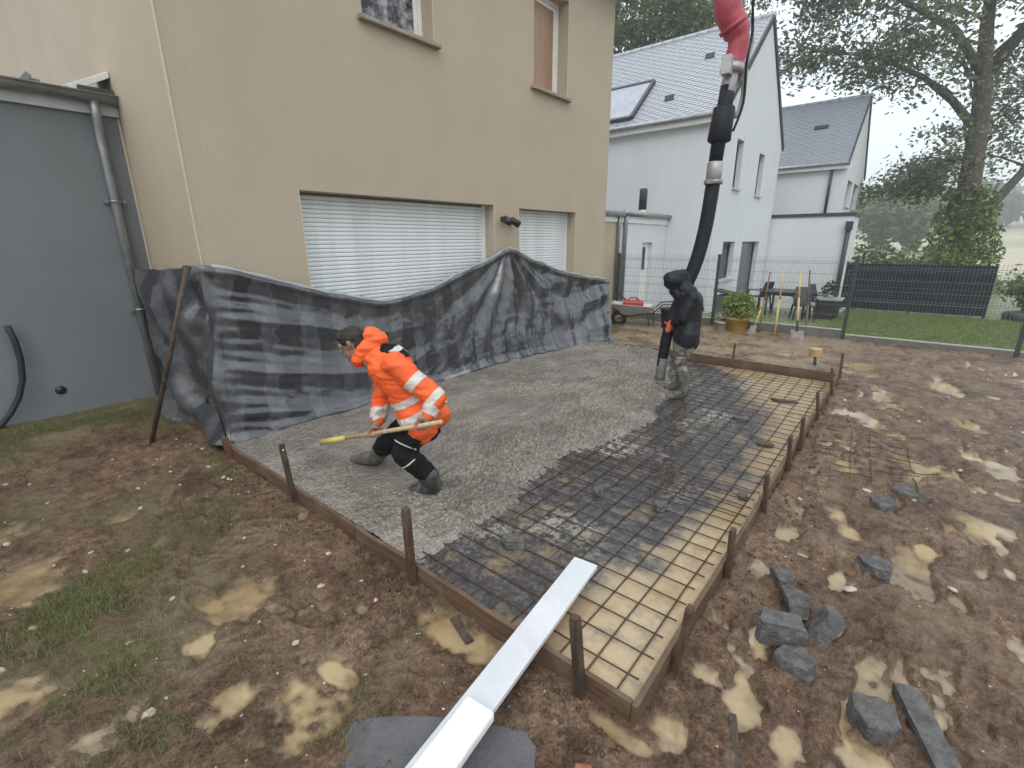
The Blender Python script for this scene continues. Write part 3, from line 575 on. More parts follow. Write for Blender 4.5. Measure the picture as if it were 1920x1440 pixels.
# garages between the houses
EY = 6.15
eb = empty('garage', (10.5, EY, -.2), 'beige garage wall with gutter and downpipe just past the beige house', 'garage')
part('wall', MB().box((HX1+.005, EY, -.3), (11.93, EY+6, 2.62)), beige, eb)
part('gutter', MB().tube([(HX1+.01, EY-.08, 2.66), (11.93, EY-.08, 2.64)], .07, 10), zinc, eb); part('fascia', MB().box((HX1+.01, EY-.03, 2.45), (11.93, EY-.003, 2.6)), whitef, eb)
part('downpipe', MB().tube([(11.75, EY-.08, 2.6), (11.75, EY-.06, 2.4), (11.75, EY-.06, .1)], .045, 10), zinc, eb)
ew = empty('garage', (13.6, EY, -.3), 'low white garage with black flue and narrow door beside the white gabled house', 'garage')
mb = MB(); wall(mb, (11.94, EY, -.6), (1, 0, 0), (0, -1, 0), 3.05, 3.22, [(13.36-11.94, 14.05-11.94, .25, 2.53)], .2); mb.box((11.94, EY+.6, -.6), (14.99, EY+6, 2.6)); part('wall', mb, whiter, ew)
part('gutter', MB().tube([(11.97, EY-.08, 2.68), (15.15, EY-.08, 2.66)], .07, 10), zinc, ew); part('fascia', MB().box((11.97, EY-.03, 2.44), (14.99, EY-.003, 2.61)), whitef, ew)
part('roof', MB().box((HX1+.02, EY+.0, 2.63), (15.1, EY+6, 2.72)), pmat('flat_roof', (.14, .15, .16), (.3, .31, .32), 9), ew)
part('downpipe', MB().tube([(12.12, EY-.08, 2.62), (12.12, EY-.06, 2.45), (12.12, EY-.06, -.3)], .055, 10), zinc, ew)
part('flue', MB().tube([(13.95, EY+.35, 2.72), (13.95, EY+.35, 2.86)], .10, 12), whitef, ew); part('flue_pipe', MB().tube([(13.95, EY+.35, 2.86), (13.95, EY+.35, 3.40), (13.95, EY+.35, 3.44)], [.115, .115, .09], 14), anth, ew)
dr = part('door', MB().box((13.37, EY+.11, -.35), (14.04, EY+.17, 1.92)), whitef, ew); part('pane', MB().box((13.62, EY+.095, 1.15), (13.80, EY+.109, 1.8)), glassd, dr)
# far house
X3, Y3, W3 = 24.0, 2.7, 6.6
g3 = [(24.85, 26.4, 3.3, 4.3), (27.2, 29.0, 3.3, 4.34)]
h3, sl3, xm3 = gable_house(X3, Y3, 8, W3, -.9, 4.95, 7.7, 'farthest white house with dark slate roof and lower flat roofed wing', g3, [], 34, slate)
for q in g3: hwin(h3, *q, Y3)
lw = MB(); lw.box((22.0, 2.02, -.9), (23.99, 9, 2.80)); part('wing', lw, whiter, h3)
part('wing_coping', MB().box((21.95, 1.96, 2.80), (24.0, 9, 2.92)), anth, h3)
part('downpipe', MB().tube([(23.9, 3.2, 4.75), (23.9, 3.2, 2.92)], .055, 10), anth, h3)
part('downpipe', MB().tube([(21.9, 2.1, 2.55), (21.9, 2.1, -.6)], .08, 10).box((21.78, 1.98, 2.3), (21.98, 2.2, 2.6)), anth, h3)
v = MB(); p = Vector((X3-.22+(W3/2+.22)*.55, 4.1, 4.95-.22*sl3+.1+(7.7-4.95+.22*sl3)*.55)); v.box(p+Vector((-.1, -.25, 0)), p+Vector((.1, .25, .12))); part('roof_vent', v, anth, h3)

# ------------------------------------------------------------------ wire fence, patio, screen
fgreen = pmat('fence_grey', (.035, .040, .042), (.05, .055, .057), 6, .45, bump=.03)
platem = pmat('concrete_plate', (.115, .115, .105), (.17, .165, .15), 5, .8, bump=.3)
capm = pmat('plate_top', (.40, .41, .38), (.48, .48, .45), 6, .7, bump=.1)
FX = 11.6
wirem = pmat('wire_grey', (.12, .125, .13), (.17, .175, .18), 6, .5, bump=0)
fe = empty('wire_fence', (FX, 2.1, 0), 'grey welded wire fence on concrete plates between the two gardens', 'fence')
PY = [5.95, 3.45, .87, -1.62, -4.1]; ZT = [.22, .22, .13, .12]
for i, y in enumerate(PY): part('post', MB().box((FX-.03, y-.03, -.3), (FX+.03, y+.03, 1.68 if i < 3 else 1.62)), fgreen, fe, bevel=.004)
for i in range(4):
    ya, yb = PY[i]-.035, PY[i+1]+.035; zt = ZT[i]; top = 1.66 if i < 2 else 1.56
    part('base_plate', MB().box((FX-.022, yb, -.25), (FX+.022, ya, zt)), platem, fe)
    part('plate_cap', MB().box((FX-.024, yb, zt+.001), (FX+.024, ya, zt+.022)), capm, fe)
    v = MB(); y = yb+.02
    while y < ya: v.bar((FX+.003, y, zt+.03), (FX+.003, y, top), .0042, .0042); y += .05
    part('wire_panel', v, wirem, fe, kind='stuff')
    z = zt+.10; k = 0
    while z < top:
        v = MB()
        for dz in ((0, .04) if k % 3 == 0 else (0,)): v.bar((FX-.006, yb, z+dz), (FX-.006, ya, z+dz), .006, .006)
        part('wire', v, wirem, fe); z += .2; k += 1
pm = pmat('patio', (.30, .30, .295), (.36, .355, .345), 2, .28, .5, bump=.15)
pmb = MB(); pz = -.225
pmb.poly([(12.2, 1.5, pz-.15), (21, 1.5, pz-.15), (21, 4.7, pz-.15), (12.2, 4.7, pz-.15)], (0, 0, .15)); solo('patio', pmb, pm, kind='structure')
scr = empty('privacy_screen', (19, 0, -.2), 'dark grey panelled privacy screen on posts across the lawn', 'screen')
scm = pmat('screen_fabric', (.013, .016, .023), (.022, .026, .035), 2.5, .8, spec=.2, bump=.3, bscale=120)
for k in range(6): part('panel', MB().box((18.97+.012*(k % 2), -1.80, -.16+.235*k), (19.0+.012*(k % 2), 1.68, -.16+.235*k+.229)), scm, scr)
for y in (1.66, 1.28, -.1, -1.78): part('post', MB().box((19.02, y-.035, -.5), (19.08, y+.035, 1.58 if y == 1.28 else 1.30)), anth, scr)

def chair(x, y, rz, label):
    t = empty('garden_chair', (x, y, pz), label, 'chair', 'dark plastic garden chairs on the patio'); M = Matrix.Translation((x, y, pz)) @ Matrix.Rotation(rz, 4, 'Z')
    part('seat', MB().box((-.24, -.23, .42), (.24, .24, .45), M=M), blackm, t, bevel=.008)
    bk = MB(); bk.add([M @ Vector(p) for p in ((-.23, .20, .45), (.23, .20, .45), (.23, .24, .45), (-.23, .24, .45), (-.19, .33, .92), (.19, .33, .92), (.19, .36, .92), (-.19, .36, .92))], [(0,3,2,1),(4,5,6,7),(0,1,5,4),(1,2,6,5),(2,3,7,6),(3,0,4,7)]); part('backrest', bk, blackm, t, bevel=.01)
    for s in (-1, 1):
        for yy in (-.2, .22): part('leg', MB().bar(M @ Vector((s*.22, yy, .44)), M @ Vector((s*.26, yy*1.25, 0)), .045, .045), blackm, t)
        part('armrest', MB().bar(M @ Vector((s*.26, .26, .66)), M @ Vector((s*.26, -.24, .64)), .05, .03).bar(M @ Vector((s*.26, -.22, .64)), M @ Vector((s*.24, -.2, .43)), .04, .03), blackm, t)
chair(17.3, 3.75, R(150), 'dark plastic chair by the glazed door of the white house, left end of the table')
chair(15.5, 2.20, R(-70), 'dark plastic chair in front of the patio table, back turned to the fence')
chair(16.8, 1.95, R(-20), 'dark plastic chair between the patio table and the planter')
tb = empty('patio_table', (16.3, 2.75, pz), 'dark garden table among plastic chairs on the patio', 'table')
part('tabletop', MB().box((15.85, 2.15, pz+.70), (17.0, 3.35, pz+.74)), anth, tb, bevel=.006)
part('apron', MB().box((15.95, 2.25, pz+.62), (16.9, 3.25, pz+.70)), anth, tb)
for x, y in ((15.95, 2.25), (16.9, 2.25), (15.95, 3.25), (16.9, 3.25)): part('leg', MB().bar((x, y, pz), (x, y, pz+.62), .06, .06), anth, tb)
pl = empty('planter', (16.4, 1.72, pz), 'black square planter with a small plant right of the patio chairs', 'planter')
part('box', MB().box((16.1, 1.45, pz), (16.7, 2.0, pz+.55)), blackm, pl, bevel=.02); part('rim', MB().box((16.05, 1.38, pz+.55), (16.75, 2.05, pz+.60)), pmat('rim_pale', (.35, .36, .36)), pl)
def leaf_cloud(c, rad, n, size, seed, up=0):
    r_ = np.random.default_rng(seed); d = r_.normal(size=(n, 3)); d /= np.linalg.norm(d, axis=1)[:, None]
    P = np.array(c)+d*np.array(rad)*(r_.random((n, 1))**.45); return leaf_quads(P, size, r_)
def leaf_quads(P, size, r_, flat=.0):
    n = len(P); a = r_.normal(size=(n, 3)); a[:, 2] *= (1-flat); a /= np.linalg.norm(a, axis=1)[:, None]
    b = r_.normal(size=(n, 3)); b[:, 2] *= (1-flat*.6); b -= a*(a*b).sum(1)[:, None]; b /= np.linalg.norm(b, axis=1)[:, None]
    s = size*(.6+.8*r_.random((n, 1))); a = a*s; b = b*s*.55
    return np.stack([P-a, P-b*.9, P+a, P+b*.9], 1)
def leafmat(name, c1, c2, tl=.3):
    m, t, b = nodes(name); g = N(t, 'NewGeometry'); col = ramp(t, g.outputs['Random Per Island'], [(0, c1), (1, c2)])
    t.links.new(col, b.inputs['Base Color']); b.inputs['Roughness'].default_value = .55
    tr = N(t, 'BsdfTranslucent'); t.links.new(col, tr.inputs[0]); mx = N(t, 'MixShader'); mx.inputs[0].default_value = tl
    t.links.new(b.outputs[0], mx.inputs[1]); t.links.new(tr.outputs[0], mx.inputs[2]); t.links.new(mx.outputs[0], t.nodes['Material Output'].inputs[0]); return m
def leafpart(name, V, mat, parent):
    V = V-np.array(worldloc(parent)); o = tri_soup(name, V, mat); o.parent = parent; o['kind'] = 'stuff' if False else None
    del o['kind']; return o
lf_bright = leafmat('pot_leaves', (.11, .17, .035), (.30, .36, .10)); lf_dark = leafmat('dark_leaves', (.018, .028, .012), (.06, .075, .03))
lf_oak = leafmat('oak_leaves', (.10, .115, .07), (.25, .27, .18), .6); lf_ivy = leafmat('ivy_leaves', (.07, .115, .022), (.22, .29, .07)); lf_mid = leafmat('shrub_leaves', (.08, .12, .04), (.21, .26, .11), .5)
leafpart('foliage', leaf_cloud((16.4, 1.72, pz+.85), (.25, .25, .25), 120, .06, 3), lf_dark, pl)
bx_ = empty('storage_box', (14.2, 3.75, pz), 'dark storage box with black cover under the ground floor window', 'box')
part('body', MB().box((13.8, 3.55, pz), (14.3, 4.1, pz+.75)), pmat('box_brown', (.09, .085, .07), (.13, .12, .10)), bx_, bevel=.01); part('cover', MB().poly([(13.74, 3.5, pz+.75), (14.36, 3.5, pz+.75), (14.36, 4.15, pz+.86), (13.74, 4.15, pz+.86)], (0, 0, .03)), blackm, bx_)
solo('water_jug', MB().lathe((13.9, 3.42, pz), [(.08, 0), (.09, .25), (.05, .35), (.04, .42)], 14), whitef, 'white plastic jug beside the dark storage box', 'jug')

# shrub in yellow pot, tub, barrow, tools along the fence
def pot(x, y, r, h, mat, label, name='plant_pot'):
    t = empty(name, (x, y, 0), label, 'pot'); part('pot', MB().lathe((x, y, 0), [(r*.72, 0), (r*.78, .02), (r*.98, h-.05), (r*1.07, h-.05), (r*1.07, h), (r*.95, h), (r*.9, h-.04), (0.01, h-.04)], 24), mat, t); return t
pp = pot(11.22, 2.80, .24, .36, pmat('yellow_glaze', (.40, .25, .06), (.46, .30, .08), 4, .35), 'yellow glazed pot holding a leafy green shrub by the fence')
leafpart('foliage', np.concatenate([leaf_cloud((11.22, 2.80, .66), (.34, .34, .25), 900, .05, 5), leaf_cloud((11.1, 2.65, .5), (.3, .3, .16), 200, .05, 6)]), lf_bright, pp)
part('stem', MB().tube([(11.22, 2.8, .30), (11.22, 2.80, .6)], .02, 6), woodst, pp)
sp = pot(11.25, 3.12, .15, .24, pmat('pale_pot', (.42, .36, .30), (.55, .5, .44), 5, .6), 'small pale pot left of the yellow pot')
leafpart('foliage', leaf_cloud((11.25, 3.12, .33), (.17, .17, .10), 160, .05, 8), leafmat('pale_leaves', (.25, .3, .12), (.6, .62, .5)), sp)
tub = empty('builders_tub', (10.78, 4.15, 0), 'black plastic tub standing between the wheelbarrow and the dark worker', 'tub')
part('tub_wall', MB().lathe((10.78, 4.15, 0), [(.17, 0), (.18, .01), (.23, .46), (.245, .46), (.245, .49), (.225, .49), (.17, .03), (.01, .03)], 24), blackm, tub)
wbm = pmat('barrow_tray', (.34, .35, .36), (.43, .43, .43), 6, .4, .6, metal=.4, dirt=(.36, .32, .27), dscale=6)
wb = empty('wheelbarrow', (10.62, 5.1, 0), 'grey metal wheelbarrow carrying a red fuel can near the house corner', 'wheelbarrow')
d = Vector((.42, -.90, 0)).normalized(); s_ = Vector((-d.y, d.x, 0)); o_ = Vector((10.52, 5.30, 0))
def W(a, b, z): return o_+d*a+s_*b+Vector((0, 0, z))
tr = MB(); lo = [(.06, .16), (.06, -.16), (.62, -.20), (.62, .20)]; hi = [(-.22, .30), (-.22, -.30), (.80, -.33), (.80, .33)]
vs = [W(a, b, .30) for a, b in lo]+[W(a, b, .56 if i < 2 else .50) for i, (a, b) in enumerate(hi)]; vs += [v+Vector((0, 0, .012))-(v-W(.3, 0, v.z)).normalized()*.014 for v in vs]
fs = [(0, 1, 2, 3)]+[(i, (i+1) % 4, 4+(i+1) % 4, 4+i) for i in range(4)]; tr.add(vs, fs+[tuple(j+8 for j in f[::-1]) for f in fs]+[(4+i, 4+(i+1) % 4, 12+(i+1) % 4, 12+i) for i in range(4)]); part('tray', tr, wbm, wb, bevel=.01)
wh = MB(); c0 = W(-.02, 0, .19); wh.tube([c0-s_*.05, c0-s_*.045, c0+s_*.045, c0+s_*.05], [.13, .19, .19, .13], 22); wl = part('wheel', wh, blackm, wb)
part('rim', MB().tube([c0-s_*.055, c0+s_*.055], .09, 14), wbm, wl)
for sg in (-1, 1):
    part('handle', MB().tube([W(-.05, sg*.07, .19), W(.25, sg*.20, .28), W(.75, sg*.25, .36), W(.95, sg*.26, .56), W(1.35, sg*.27, .60)], .016, 8), blackm, wb)
    part('leg', MB().tube([W(.62, sg*.22, .33), W(.72, sg*.24, .01), W(.80, sg*.24, .01), W(.78, sg*.24, .36)], .014, 8), blackm, wb)
rc = empty('fuel_can', W(.32, 0, .42), 'red plastic fuel can lying in the wheelbarrow tray', 'can'); redm = pmat('red_plastic', (.36, .035, .035), (.45, .07, .065), 5, .45)
part('body', MB().box((-.15, -.24, 0), (.15, .24, .16), M=Matrix.Translation(W(.30, 0, .46)) @ Matrix.Rotation(R(25), 4, 'Z')), redm, rc, bevel=.045)
part('handle', MB().tube([W(.18, -.1, .62), W(.22, -.06, .69), W(.36, .03, .69), W(.42, .06, .62)], .02, 8), redm, rc); part('spout', MB().tube([W(.12, .12, .62), W(.02, .15, .68), W(-.05, .16, .74)], .02, 8), blackm, rc)
yel = pmat('yellow_handle', (.50, .40, .09), (.58, .48, .15), 6, .5); ash = pmat('ash_handle', (.45, .33, .19), (.55, .42, .26), 8, .55, stretch=(6, 6, 1)); oldash = pmat('grey_handle', (.15, .12, .09), (.22, .18, .14), 8, .7, stretch=(6, 6, 1)); bladem = pmat('tool_steel', (.22, .22, .22), (.33, .32, .30), 9, .5, metal=.4)
def tool(b, tp, label, cat, name, lowm, upm, head):
    t = empty(name, (b[0], b[1], 0), label, cat); b = Vector(b); tp = Vector(tp); m = b+(tp-b)*.55
    part('grip', MB().tube([b, m], .021, 10), lowm, t); part('handle', MB().tube([m, tp], .018, 10), upm, t)
    d = (b-tp).normalized()
    if head == 'shovel':
        h = MB(); side = Vector((0, 1, 0)); outline = [(-.03, -.02), (-.12, .02), (-.12, .16), (-.07, .25), (0, .27), (.07, .25), (.12, .16), (.12, .02), (.03, -.02)]
        h.poly([b+side*a+d*k+Vector((-.03*(1-abs(a)/.12), 0, 0)) for a, k in outline], (-.006, 0, 0)); part('blade', h, bladem, t); part('socket', MB().tube([b+d*.04, b-d*.18], [.028, .023], 10), anth, t)
    elif head == 'spade':
        h = MB(); h.poly([b+Vector((-.02, a, 0))+d*k for a, k in ((-.06, 0), (-.07, .22), (.0, .25), (.07, .22), (.06, 0))], (-.008, 0, .0)); part('blade', h, bladem, t, )
    elif head == 'rake':
        h = MB().box(b+Vector((-.03, -.2, -.02)), b+Vector((.01, .2, .02)))
        for k in range(9): h.box(b+Vector((-.09, -.19+.045*k, -.015)), b+Vector((-.03, -.182+.045*k, .01)))
        part('head', h, bladem, t)
    return t
tool((11.18, 2.44, .22), (11.5, 2.36, .80), 'short spade with yellow shaft leaning on the fence right of the yellow pot', 'spade', 'spade', yel, yel, 'spade')
tool((11.30, 2.36, .02), (11.52, 2.35, 1.32), 'grey worn wooden handled tool leaning against the fence behind the spade', 'tool', 'garden_tool', oldash, oldash, '')
tool((11.25, 2.04, .03), (11.52, 2.10, 1.38), 'tall tool with yellow lower shaft leaning on the fence, middle of the row', 'tool', 'garden_tool', yel, ash, '')
tool((11.20, 1.63, .22), (11.52, 1.79, 1.33), 'shovel with pale wooden shaft and wide grey blade leaning on the fence', 'shovel', 'shovel', ash, yel, 'shovel')
tool((11.66, 1.5, -.15), (11.75, 1.66, 1.38), 'dark wooden pole standing behind the fence by the planter', 'pole', 'wooden_pole', oldash, oldash, '')
mst = MB().box((8.55, 4.42, .0), (9.2, 4.50, .03)).box((8.55, 4.75, .0), (9.2, 4.83, .03)).bar((8.6, 4.46, .02), (8.6, 4.79, .02), .05, .03).bar((9.12, 4.46, .02), (9.12, 4.79, .02), .05, .03).bar((8.75, 4.62, .02), (8.72, 4.64, .62), .04, .04)
solo('metal_stand', mst, bladem, 'low grey metal stand at the far end of the tarpaulin', 'stand', bevel=.004)
solo('edging_strip', MB().bar((4.3, 4.80, .155), (6.1, 4.90, .165), .05, .035).bar((4.3, 4.86, .15), (5.9, 4.95, .16), .03, .05), pmat('pale_strip', (.30, .30, .29), (.42, .41, .39), 9), 'pale muddy edging strip lying at the foot of the tarpaulin', 'edging')

# ------------------------------------------------------------------ tarpaulin
tm, t, b = nodes('tarpaulin')
uv = N(t, 'UVMap'); su = N(t, 'SeparateXYZ'); t.links.new(uv.outputs[0], su.inputs[0]); tc = N(t, 'TexCoord')
nd = N(t, 'TexNoise', Scale=3.2, Detail=3, Roughness=.5); t.links.new(tc.outputs['Object'], nd.inputs['Vector'])
nb = N(t, 'TexNoise', Scale=7.5, Detail=5, Roughness=.6); t.links.new(tc.outputs['Object'], nb.inputs['Vector'])
ph = N(t, 'Math', operation='MULTIPLY_ADD'); ph.inputs[1].default_value = 2.6*6.283; t.links.new(su.outputs[0], ph.inputs[0])
n_ = N(t, 'Math', operation='MULTIPLY'); n_.inputs[1].default_value = 5.5; t.links.new(nd.outputs[0], n_.inputs[0]); t.links.new(n_.outputs[0], ph.inputs[2])
sn = N(t, 'Math', operation='SINE'); t.links.new(ph.outputs[0], sn.inputs[0])
q = N(t, 'Math', operation='MULTIPLY_ADD'); q.inputs[1].default_value = .40; t.links.new(sn.outputs[0], q.inputs[0]); t.links.new(nb.outputs[0], q.inputs[2])
wetf = ramp(t, q.outputs[0], [(.42, (0, 0, 0)), (.52, (1, 1, 1))])
dry = ramp(t, nb.outputs[0], [(.42, (.055, .058, .067)), (.58, (.092, .095, .106))])
pm_ = N(t, 'TexNoise', Scale=1.1, Detail=3); t.links.new(tc.outputs['Object'], pm_.inputs['Vector']); wf2 = N(t, 'Math', operation='MULTIPLY'); t.links.new(wetf, wf2.inputs[0]); t.links.new(ramp(t, pm_.outputs[0], [(.36, (.55,)*3), (.55, (1,)*3)]), wf2.inputs[1])
c = mixc(t, wf2.outputs[0], dry, (.026, .028, .034)); t.links.new(c, b.inputs['Base Color'])
t.links.new(ramp(t, wetf, [(0, (.25,)*3), (1, (.15,)*3)]), b.inputs['Roughness'])
b.inputs['Specular IOR Level'].default_value = .8; b.inputs['Coat Weight'].default_value = .35; b.inputs['Coat Roughness'].default_value = .18
bp = N(t, 'Bump', Strength=.15, Distance=.01); t.links.new(nb.outputs[0], bp.inputs['Height']); t.links.new(bp.outputs[0], b.inputs['Normal'])
# plan path and top heights: side wing, corner, facade
S_ = [0, .5, 1.0, 1.50, 2.05, 2.65, 3.45, 4.2, 4.9, 5.4, 5.92, 6.4, 7.1, 7.6, 8.3, 9.0]      # metres along the top
TX = [1.50, 1.53, 1.55, 1.60, 2.10, 2.70, 3.48, 4.21, 4.92, 5.45, 5.93, 6.45, 7.1, 7.54, 8.25, 8.95]
TY = [6.52, 6.02, 5.52, 4.97, 4.94, 4.92, 4.90, 4.92, 4.96, 4.98, 5.0, 4.98, 4.95, 4.92, 4.88, 4.82]
TZ = [1.73, 1.74, 1.76, 1.82, 1.67, 1.48, 1.30, 1.40, 1.60, 1.74, 1.90, 1.72, 1.53, 1.42, 1.30, 1.22]
BXp = [1.43, 1.44, 1.46, 1.47, 2.05, 2.7, 3.5, 4.25, 4.9, 5.4, 5.9, 6.35, 6.95, 7.4, 8.0, 8.60]
BYp = [6.45, 5.95, 5.45, 4.83, 4.82, 4.84, 4.86, 4.88, 4.88, 4.87, 4.84, 4.80, 4.72, 4.66, 4.56, 4.45]
BZp = [.25, .20, .14, .12, .135, .14, .14, .14, .14, .14, .14, .14, .135, .13, .12, .06]
nu, nv = 620, 150
us = np.linspace(0, 9.0, nu); vs_ = np.linspace(0, 1, nv); U, Vv = np.meshgrid(us, vs_)
def sm(a):
    k = np.interp(np.linspace(-.3, 9.3, 1000), S_, a); k = np.convolve(np.pad(k, 12, 'edge'), np.ones(25)/25, 'valid'); return np.interp(U, np.linspace(-.3, 9.3, 1000), k)
tx_, ty_, tz_, b0, b1_, b2_ = map(sm, (TX, TY, TZ, BXp, BYp, BZp))
PX = tx_+(b0-tx_)*Vv; PYy = ty_+(b1_-ty_)*Vv; PZ = tz_+(b2_-tz_)*Vv
hgt = (tz_-b2_); dep_ = Vv*hgt                                        # metres below the top edge
wing = sstep(1.75, 1.35, U)
nx_ = -wing*.98; ny_ = -(1-wing)*1.0                                   # outward
pk = np.exp(-((U-5.92)/1.5)**2)
ang = np.arctan2(U-5.92, dep_+.08); fold = pk*np.cos(ang*13+2*fbm(U, Vv, .8, 2, 5))*.062*np.clip(dep_*2.2, 0, 1)*sstep(1.1, .2, Vv)
fold = fold+pk*.03*np.cos(U*19+3*fbm(U, dep_, .7, 2, 8))*sstep(.25, .8, Vv)
left = sstep(1.5, 1.8, U)*sstep(5.0, 3.0, U)
sag = .16*((U-3.3)/1.7)**2
rp = (dep_-sag*.3)*2.35+.22*fbm(U, dep_, 1.1, 2, 12); rph = np.abs((rp % 1)-.5)*2
ripple = left*(.056*(rph**1.8-.45)+.014*np.cos(dep_*55+3*fbm(U, dep_, .5, 2, 13))*np.exp(-np.clip(U-1.55, 0, 9)*2.2))*sstep(.0, .2, Vv)
angc = np.arctan2(1.5-U, dep_+.03); ww = wing*(.075*np.cos(angc*9+1.2)*np.clip(dep_*1.6, 0, 1)+.05*np.cos((U*1.0-dep_*.75)*9+2*fbm(U, dep_, .6, 2, 15)))
right = sstep(6.4, 7.6, U)*(.028*np.cos((dep_+.30*(U-6))*11+1.2*fbm(U, dep_, .7, 2, 17))+.016*np.cos(U*11))
bulge = .05*np.sin(np.clip(Vv, 0, 1)*math.pi)
dis = fold+ripple+ww+right+.012*fbm(U, dep_, .35, 3, 19)+.010*(1-2*np.abs(fbm(U*.55, dep_*1.6+U*.25, .42, 3, 23)))*sstep(.05, .3, Vv)+.006*fbm(U, dep_, .09, 3, 20)-bulge*.6
# rolled top hem: stands proud of the sheet
hem = np.exp(-((dep_-.035)/.045)**2)*.045*sstep(1.4, 1.7, U)
dis = dis+hem+.02
PX = PX+nx_*dis; PYy = PYy+ny_*dis
PZ = PZ-.02*np.clip(Vv-.97, 0, 1)+.012*fbm(U, dep_, .25, 3, 22)*(1-Vv)
flare = sstep(.93, 1.0, Vv); PX = PX+nx_*flare*.04; PYy = PYy+ny_*flare*.05
tp = grid_obj('tarpaulin', PX, PYy, PZ, tm, uv=np.stack([U, dep_], -1))
so_ = tp.modifiers.new('s', 'SOLIDIFY'); so_.thickness = .004
tag(tp, 'dark grey wet streaked tarpaulin draped along the beige house wall', 'tarpaulin')
i0 = lambda uu, vv: Vector((float(PX[int(vv*(nv-1)), int(uu/9*(nu-1))]), float(PYy[int(vv*(nv-1)), int(uu/9*(nu-1))]), float(PZ[int(vv*(nv-1)), int(uu/9*(nu-1))])))
hm, t, b = nodes('tarp_hem'); b.inputs['Base Color'].default_value = (.30, .34, .34, 1); b.inputs['Roughness'].default_value = .4
hp = [i0(1.6+.12*k, 0)+Vector((0, .012*math.sin(k*1.3), .006)) for k in range(62)]; he = MB().tube(hp, [.020+.009*math.sin(k*2.1) for k in range(62)], 8)
ho = part('hem_roll', he, hm, tp)
solo('leaning_pole', MB().tube([(1.03, 5.47, .08), (1.26, 5.18, .95), (1.475, 4.90, 1.80)], [.023, .022, .020], 8), wooddk, 'dark wooden pole leaning against the tarpaulin wing beside the garage', 'pole')
solo('hooked_rod', MB().tube([(1.49, 4.74, .0), (1.46, 4.80, .60), (1.455, 4.82, .64), (1.43, 4.83, .66), (1.40, 4.83, .63), (1.405, 4.83, .57)], .0095, 8), pmat('rod_black', (.015, .014, .014)), 'thin black steel rod with a hooked top at the tarpaulin corner', 'rod')
solo('wooden_stake', MB().bar((1.45, 4.62, -.1), (1.44, 4.68, .26), .06, .04, up=(0, 1, 0)), pmat('rust_stake', (.09, .035, .02), (.13, .055, .03), 6), 'short rust brown stake at the tarpaulin corner end of the near board', 'stake', bevel=.006)

# ------------------------------------------------------------------ beams, rubble, stones
alum = pmat('white_beam', (.54, .58, .61), (.62, .65, .68), 3, .3, .5, bump=.05, dirt=(.56, .57, .58), dscale=5)
def beam(a, b, wd, hh, label, name, mat, bev_=.004):
    a = Vector(a); b = Vector(b); mb = MB(); mb.bar(a, b, wd, hh); o = solo(name, mb, mat, label, 'beam', bevel=bev_); return o
beam((2.07, 1.165, .205), (.10, .96, .155), .145, .028, 'long white straightedge beam resting across the near formwork board', 'straightedge_beam', alum)
beam((1.02, 1.015, .225), (.10, .91, .205), .135, .05, 'shorter white beam lying on top of the long straightedge in the foreground', 'straightedge_beam', pmat('white_beam_clean', (.80, .84, .84), (.86, .89, .88), 3, .4, bump=.03, dirt=(.72, .73, .72), dscale=5), .012)
solo('splash_bits', MB().add([(0, 0, 0)]*3, [(0, 1, 2)]), alum) if False else None
gs = pmat('slate_paver', (.078, .077, .077), (.140, .139, .138), 14, .75, .9, spec=.25, bump=.8, bscale=70, dirt=(.15, .135, .115), dscale=7)
RTEX = bpy.data.textures.new('rough', 'CLOUDS'); RTEX.noise_scale = .035; RTEX.noise_depth = 4
def rough_mod(o, st=.016, lv=4):
    m = o.modifiers.new('sub', 'SUBSURF'); m.subdivision_type = 'SIMPLE'; m.levels = m.render_levels = lv
    m = o.modifiers.new('dis', 'DISPLACE'); m.texture = RTEX; m.strength = st; m.mid_level = .5; m.texture_coords = 'GLOBAL'
def chunk(c, sx_, sy_, sz_, rz, tilt=(0, 0), seed=0, label='', n=7, name='paver_piece', mat=gs, cat='stone piece', group='broken grey paver pieces'):
    r_ = random.Random(seed); sz_ = sz_*(1.5 if 'broken' in group else 1); m = Matrix.Translation(c) @ Matrix.Rotation(rz, 4, 'Z') @ Matrix.Rotation(tilt[0], 4, 'X') @ Matrix.Rotation(tilt[1], 4, 'Y')
    pts = []
    for i in range(n):
        a = 2*math.pi*(i+r_.uniform(-.25, .25))/n; ca, sa = math.cos(a), math.sin(a); k = 1/max(abs(ca), abs(sa)); k = 1+(k-1)*.85; pts.append((ca*k*sx_/2*r_.uniform(.86, 1.06), sa*k*sy_/2*r_.uniform(.86, 1.06)))
    mb = MB(); vs = []
    for z, sc in ((0, 1.05), (sz_*.45, 1.02), (sz_*.9, .98), (sz_, .93)):
        vs += [m @ Vector((x*sc+r_.uniform(-.006, .006), y*sc+r_.uniform(-.006, .006), z+(r_.uniform(-.006, .006) if z else 0))) for x, y in pts]
    fs = [(k*n+i, k*n+(i+1) % n, (k+1)*n+(i+1) % n, (k+1)*n+i) for k in range(3) for i in range(n)]+[tuple(range(n))[::-1], tuple(range(3*n, 4*n))]
    mb.add(vs, fs); o = solo(name, mb, mat, label, cat, group); rough_mod(o); return o
chunk((2.83, .27, .03), .15, .11, .05, .5, (0, .1), 1, 'small flat grey paver piece at the top of the rubble heap beside the puddle')
chunk((2.66, .17, .05), .24, .13, .045, .25, (-.15, .12), 2, 'flat grey slab leaning in the middle of the rubble heap', n=5)
chunk((2.53, .06, .01), .19, .12, .11, .2, (.5, .25), 3, 'upright wedge shaped grey piece on the right of the rubble heap', n=5)
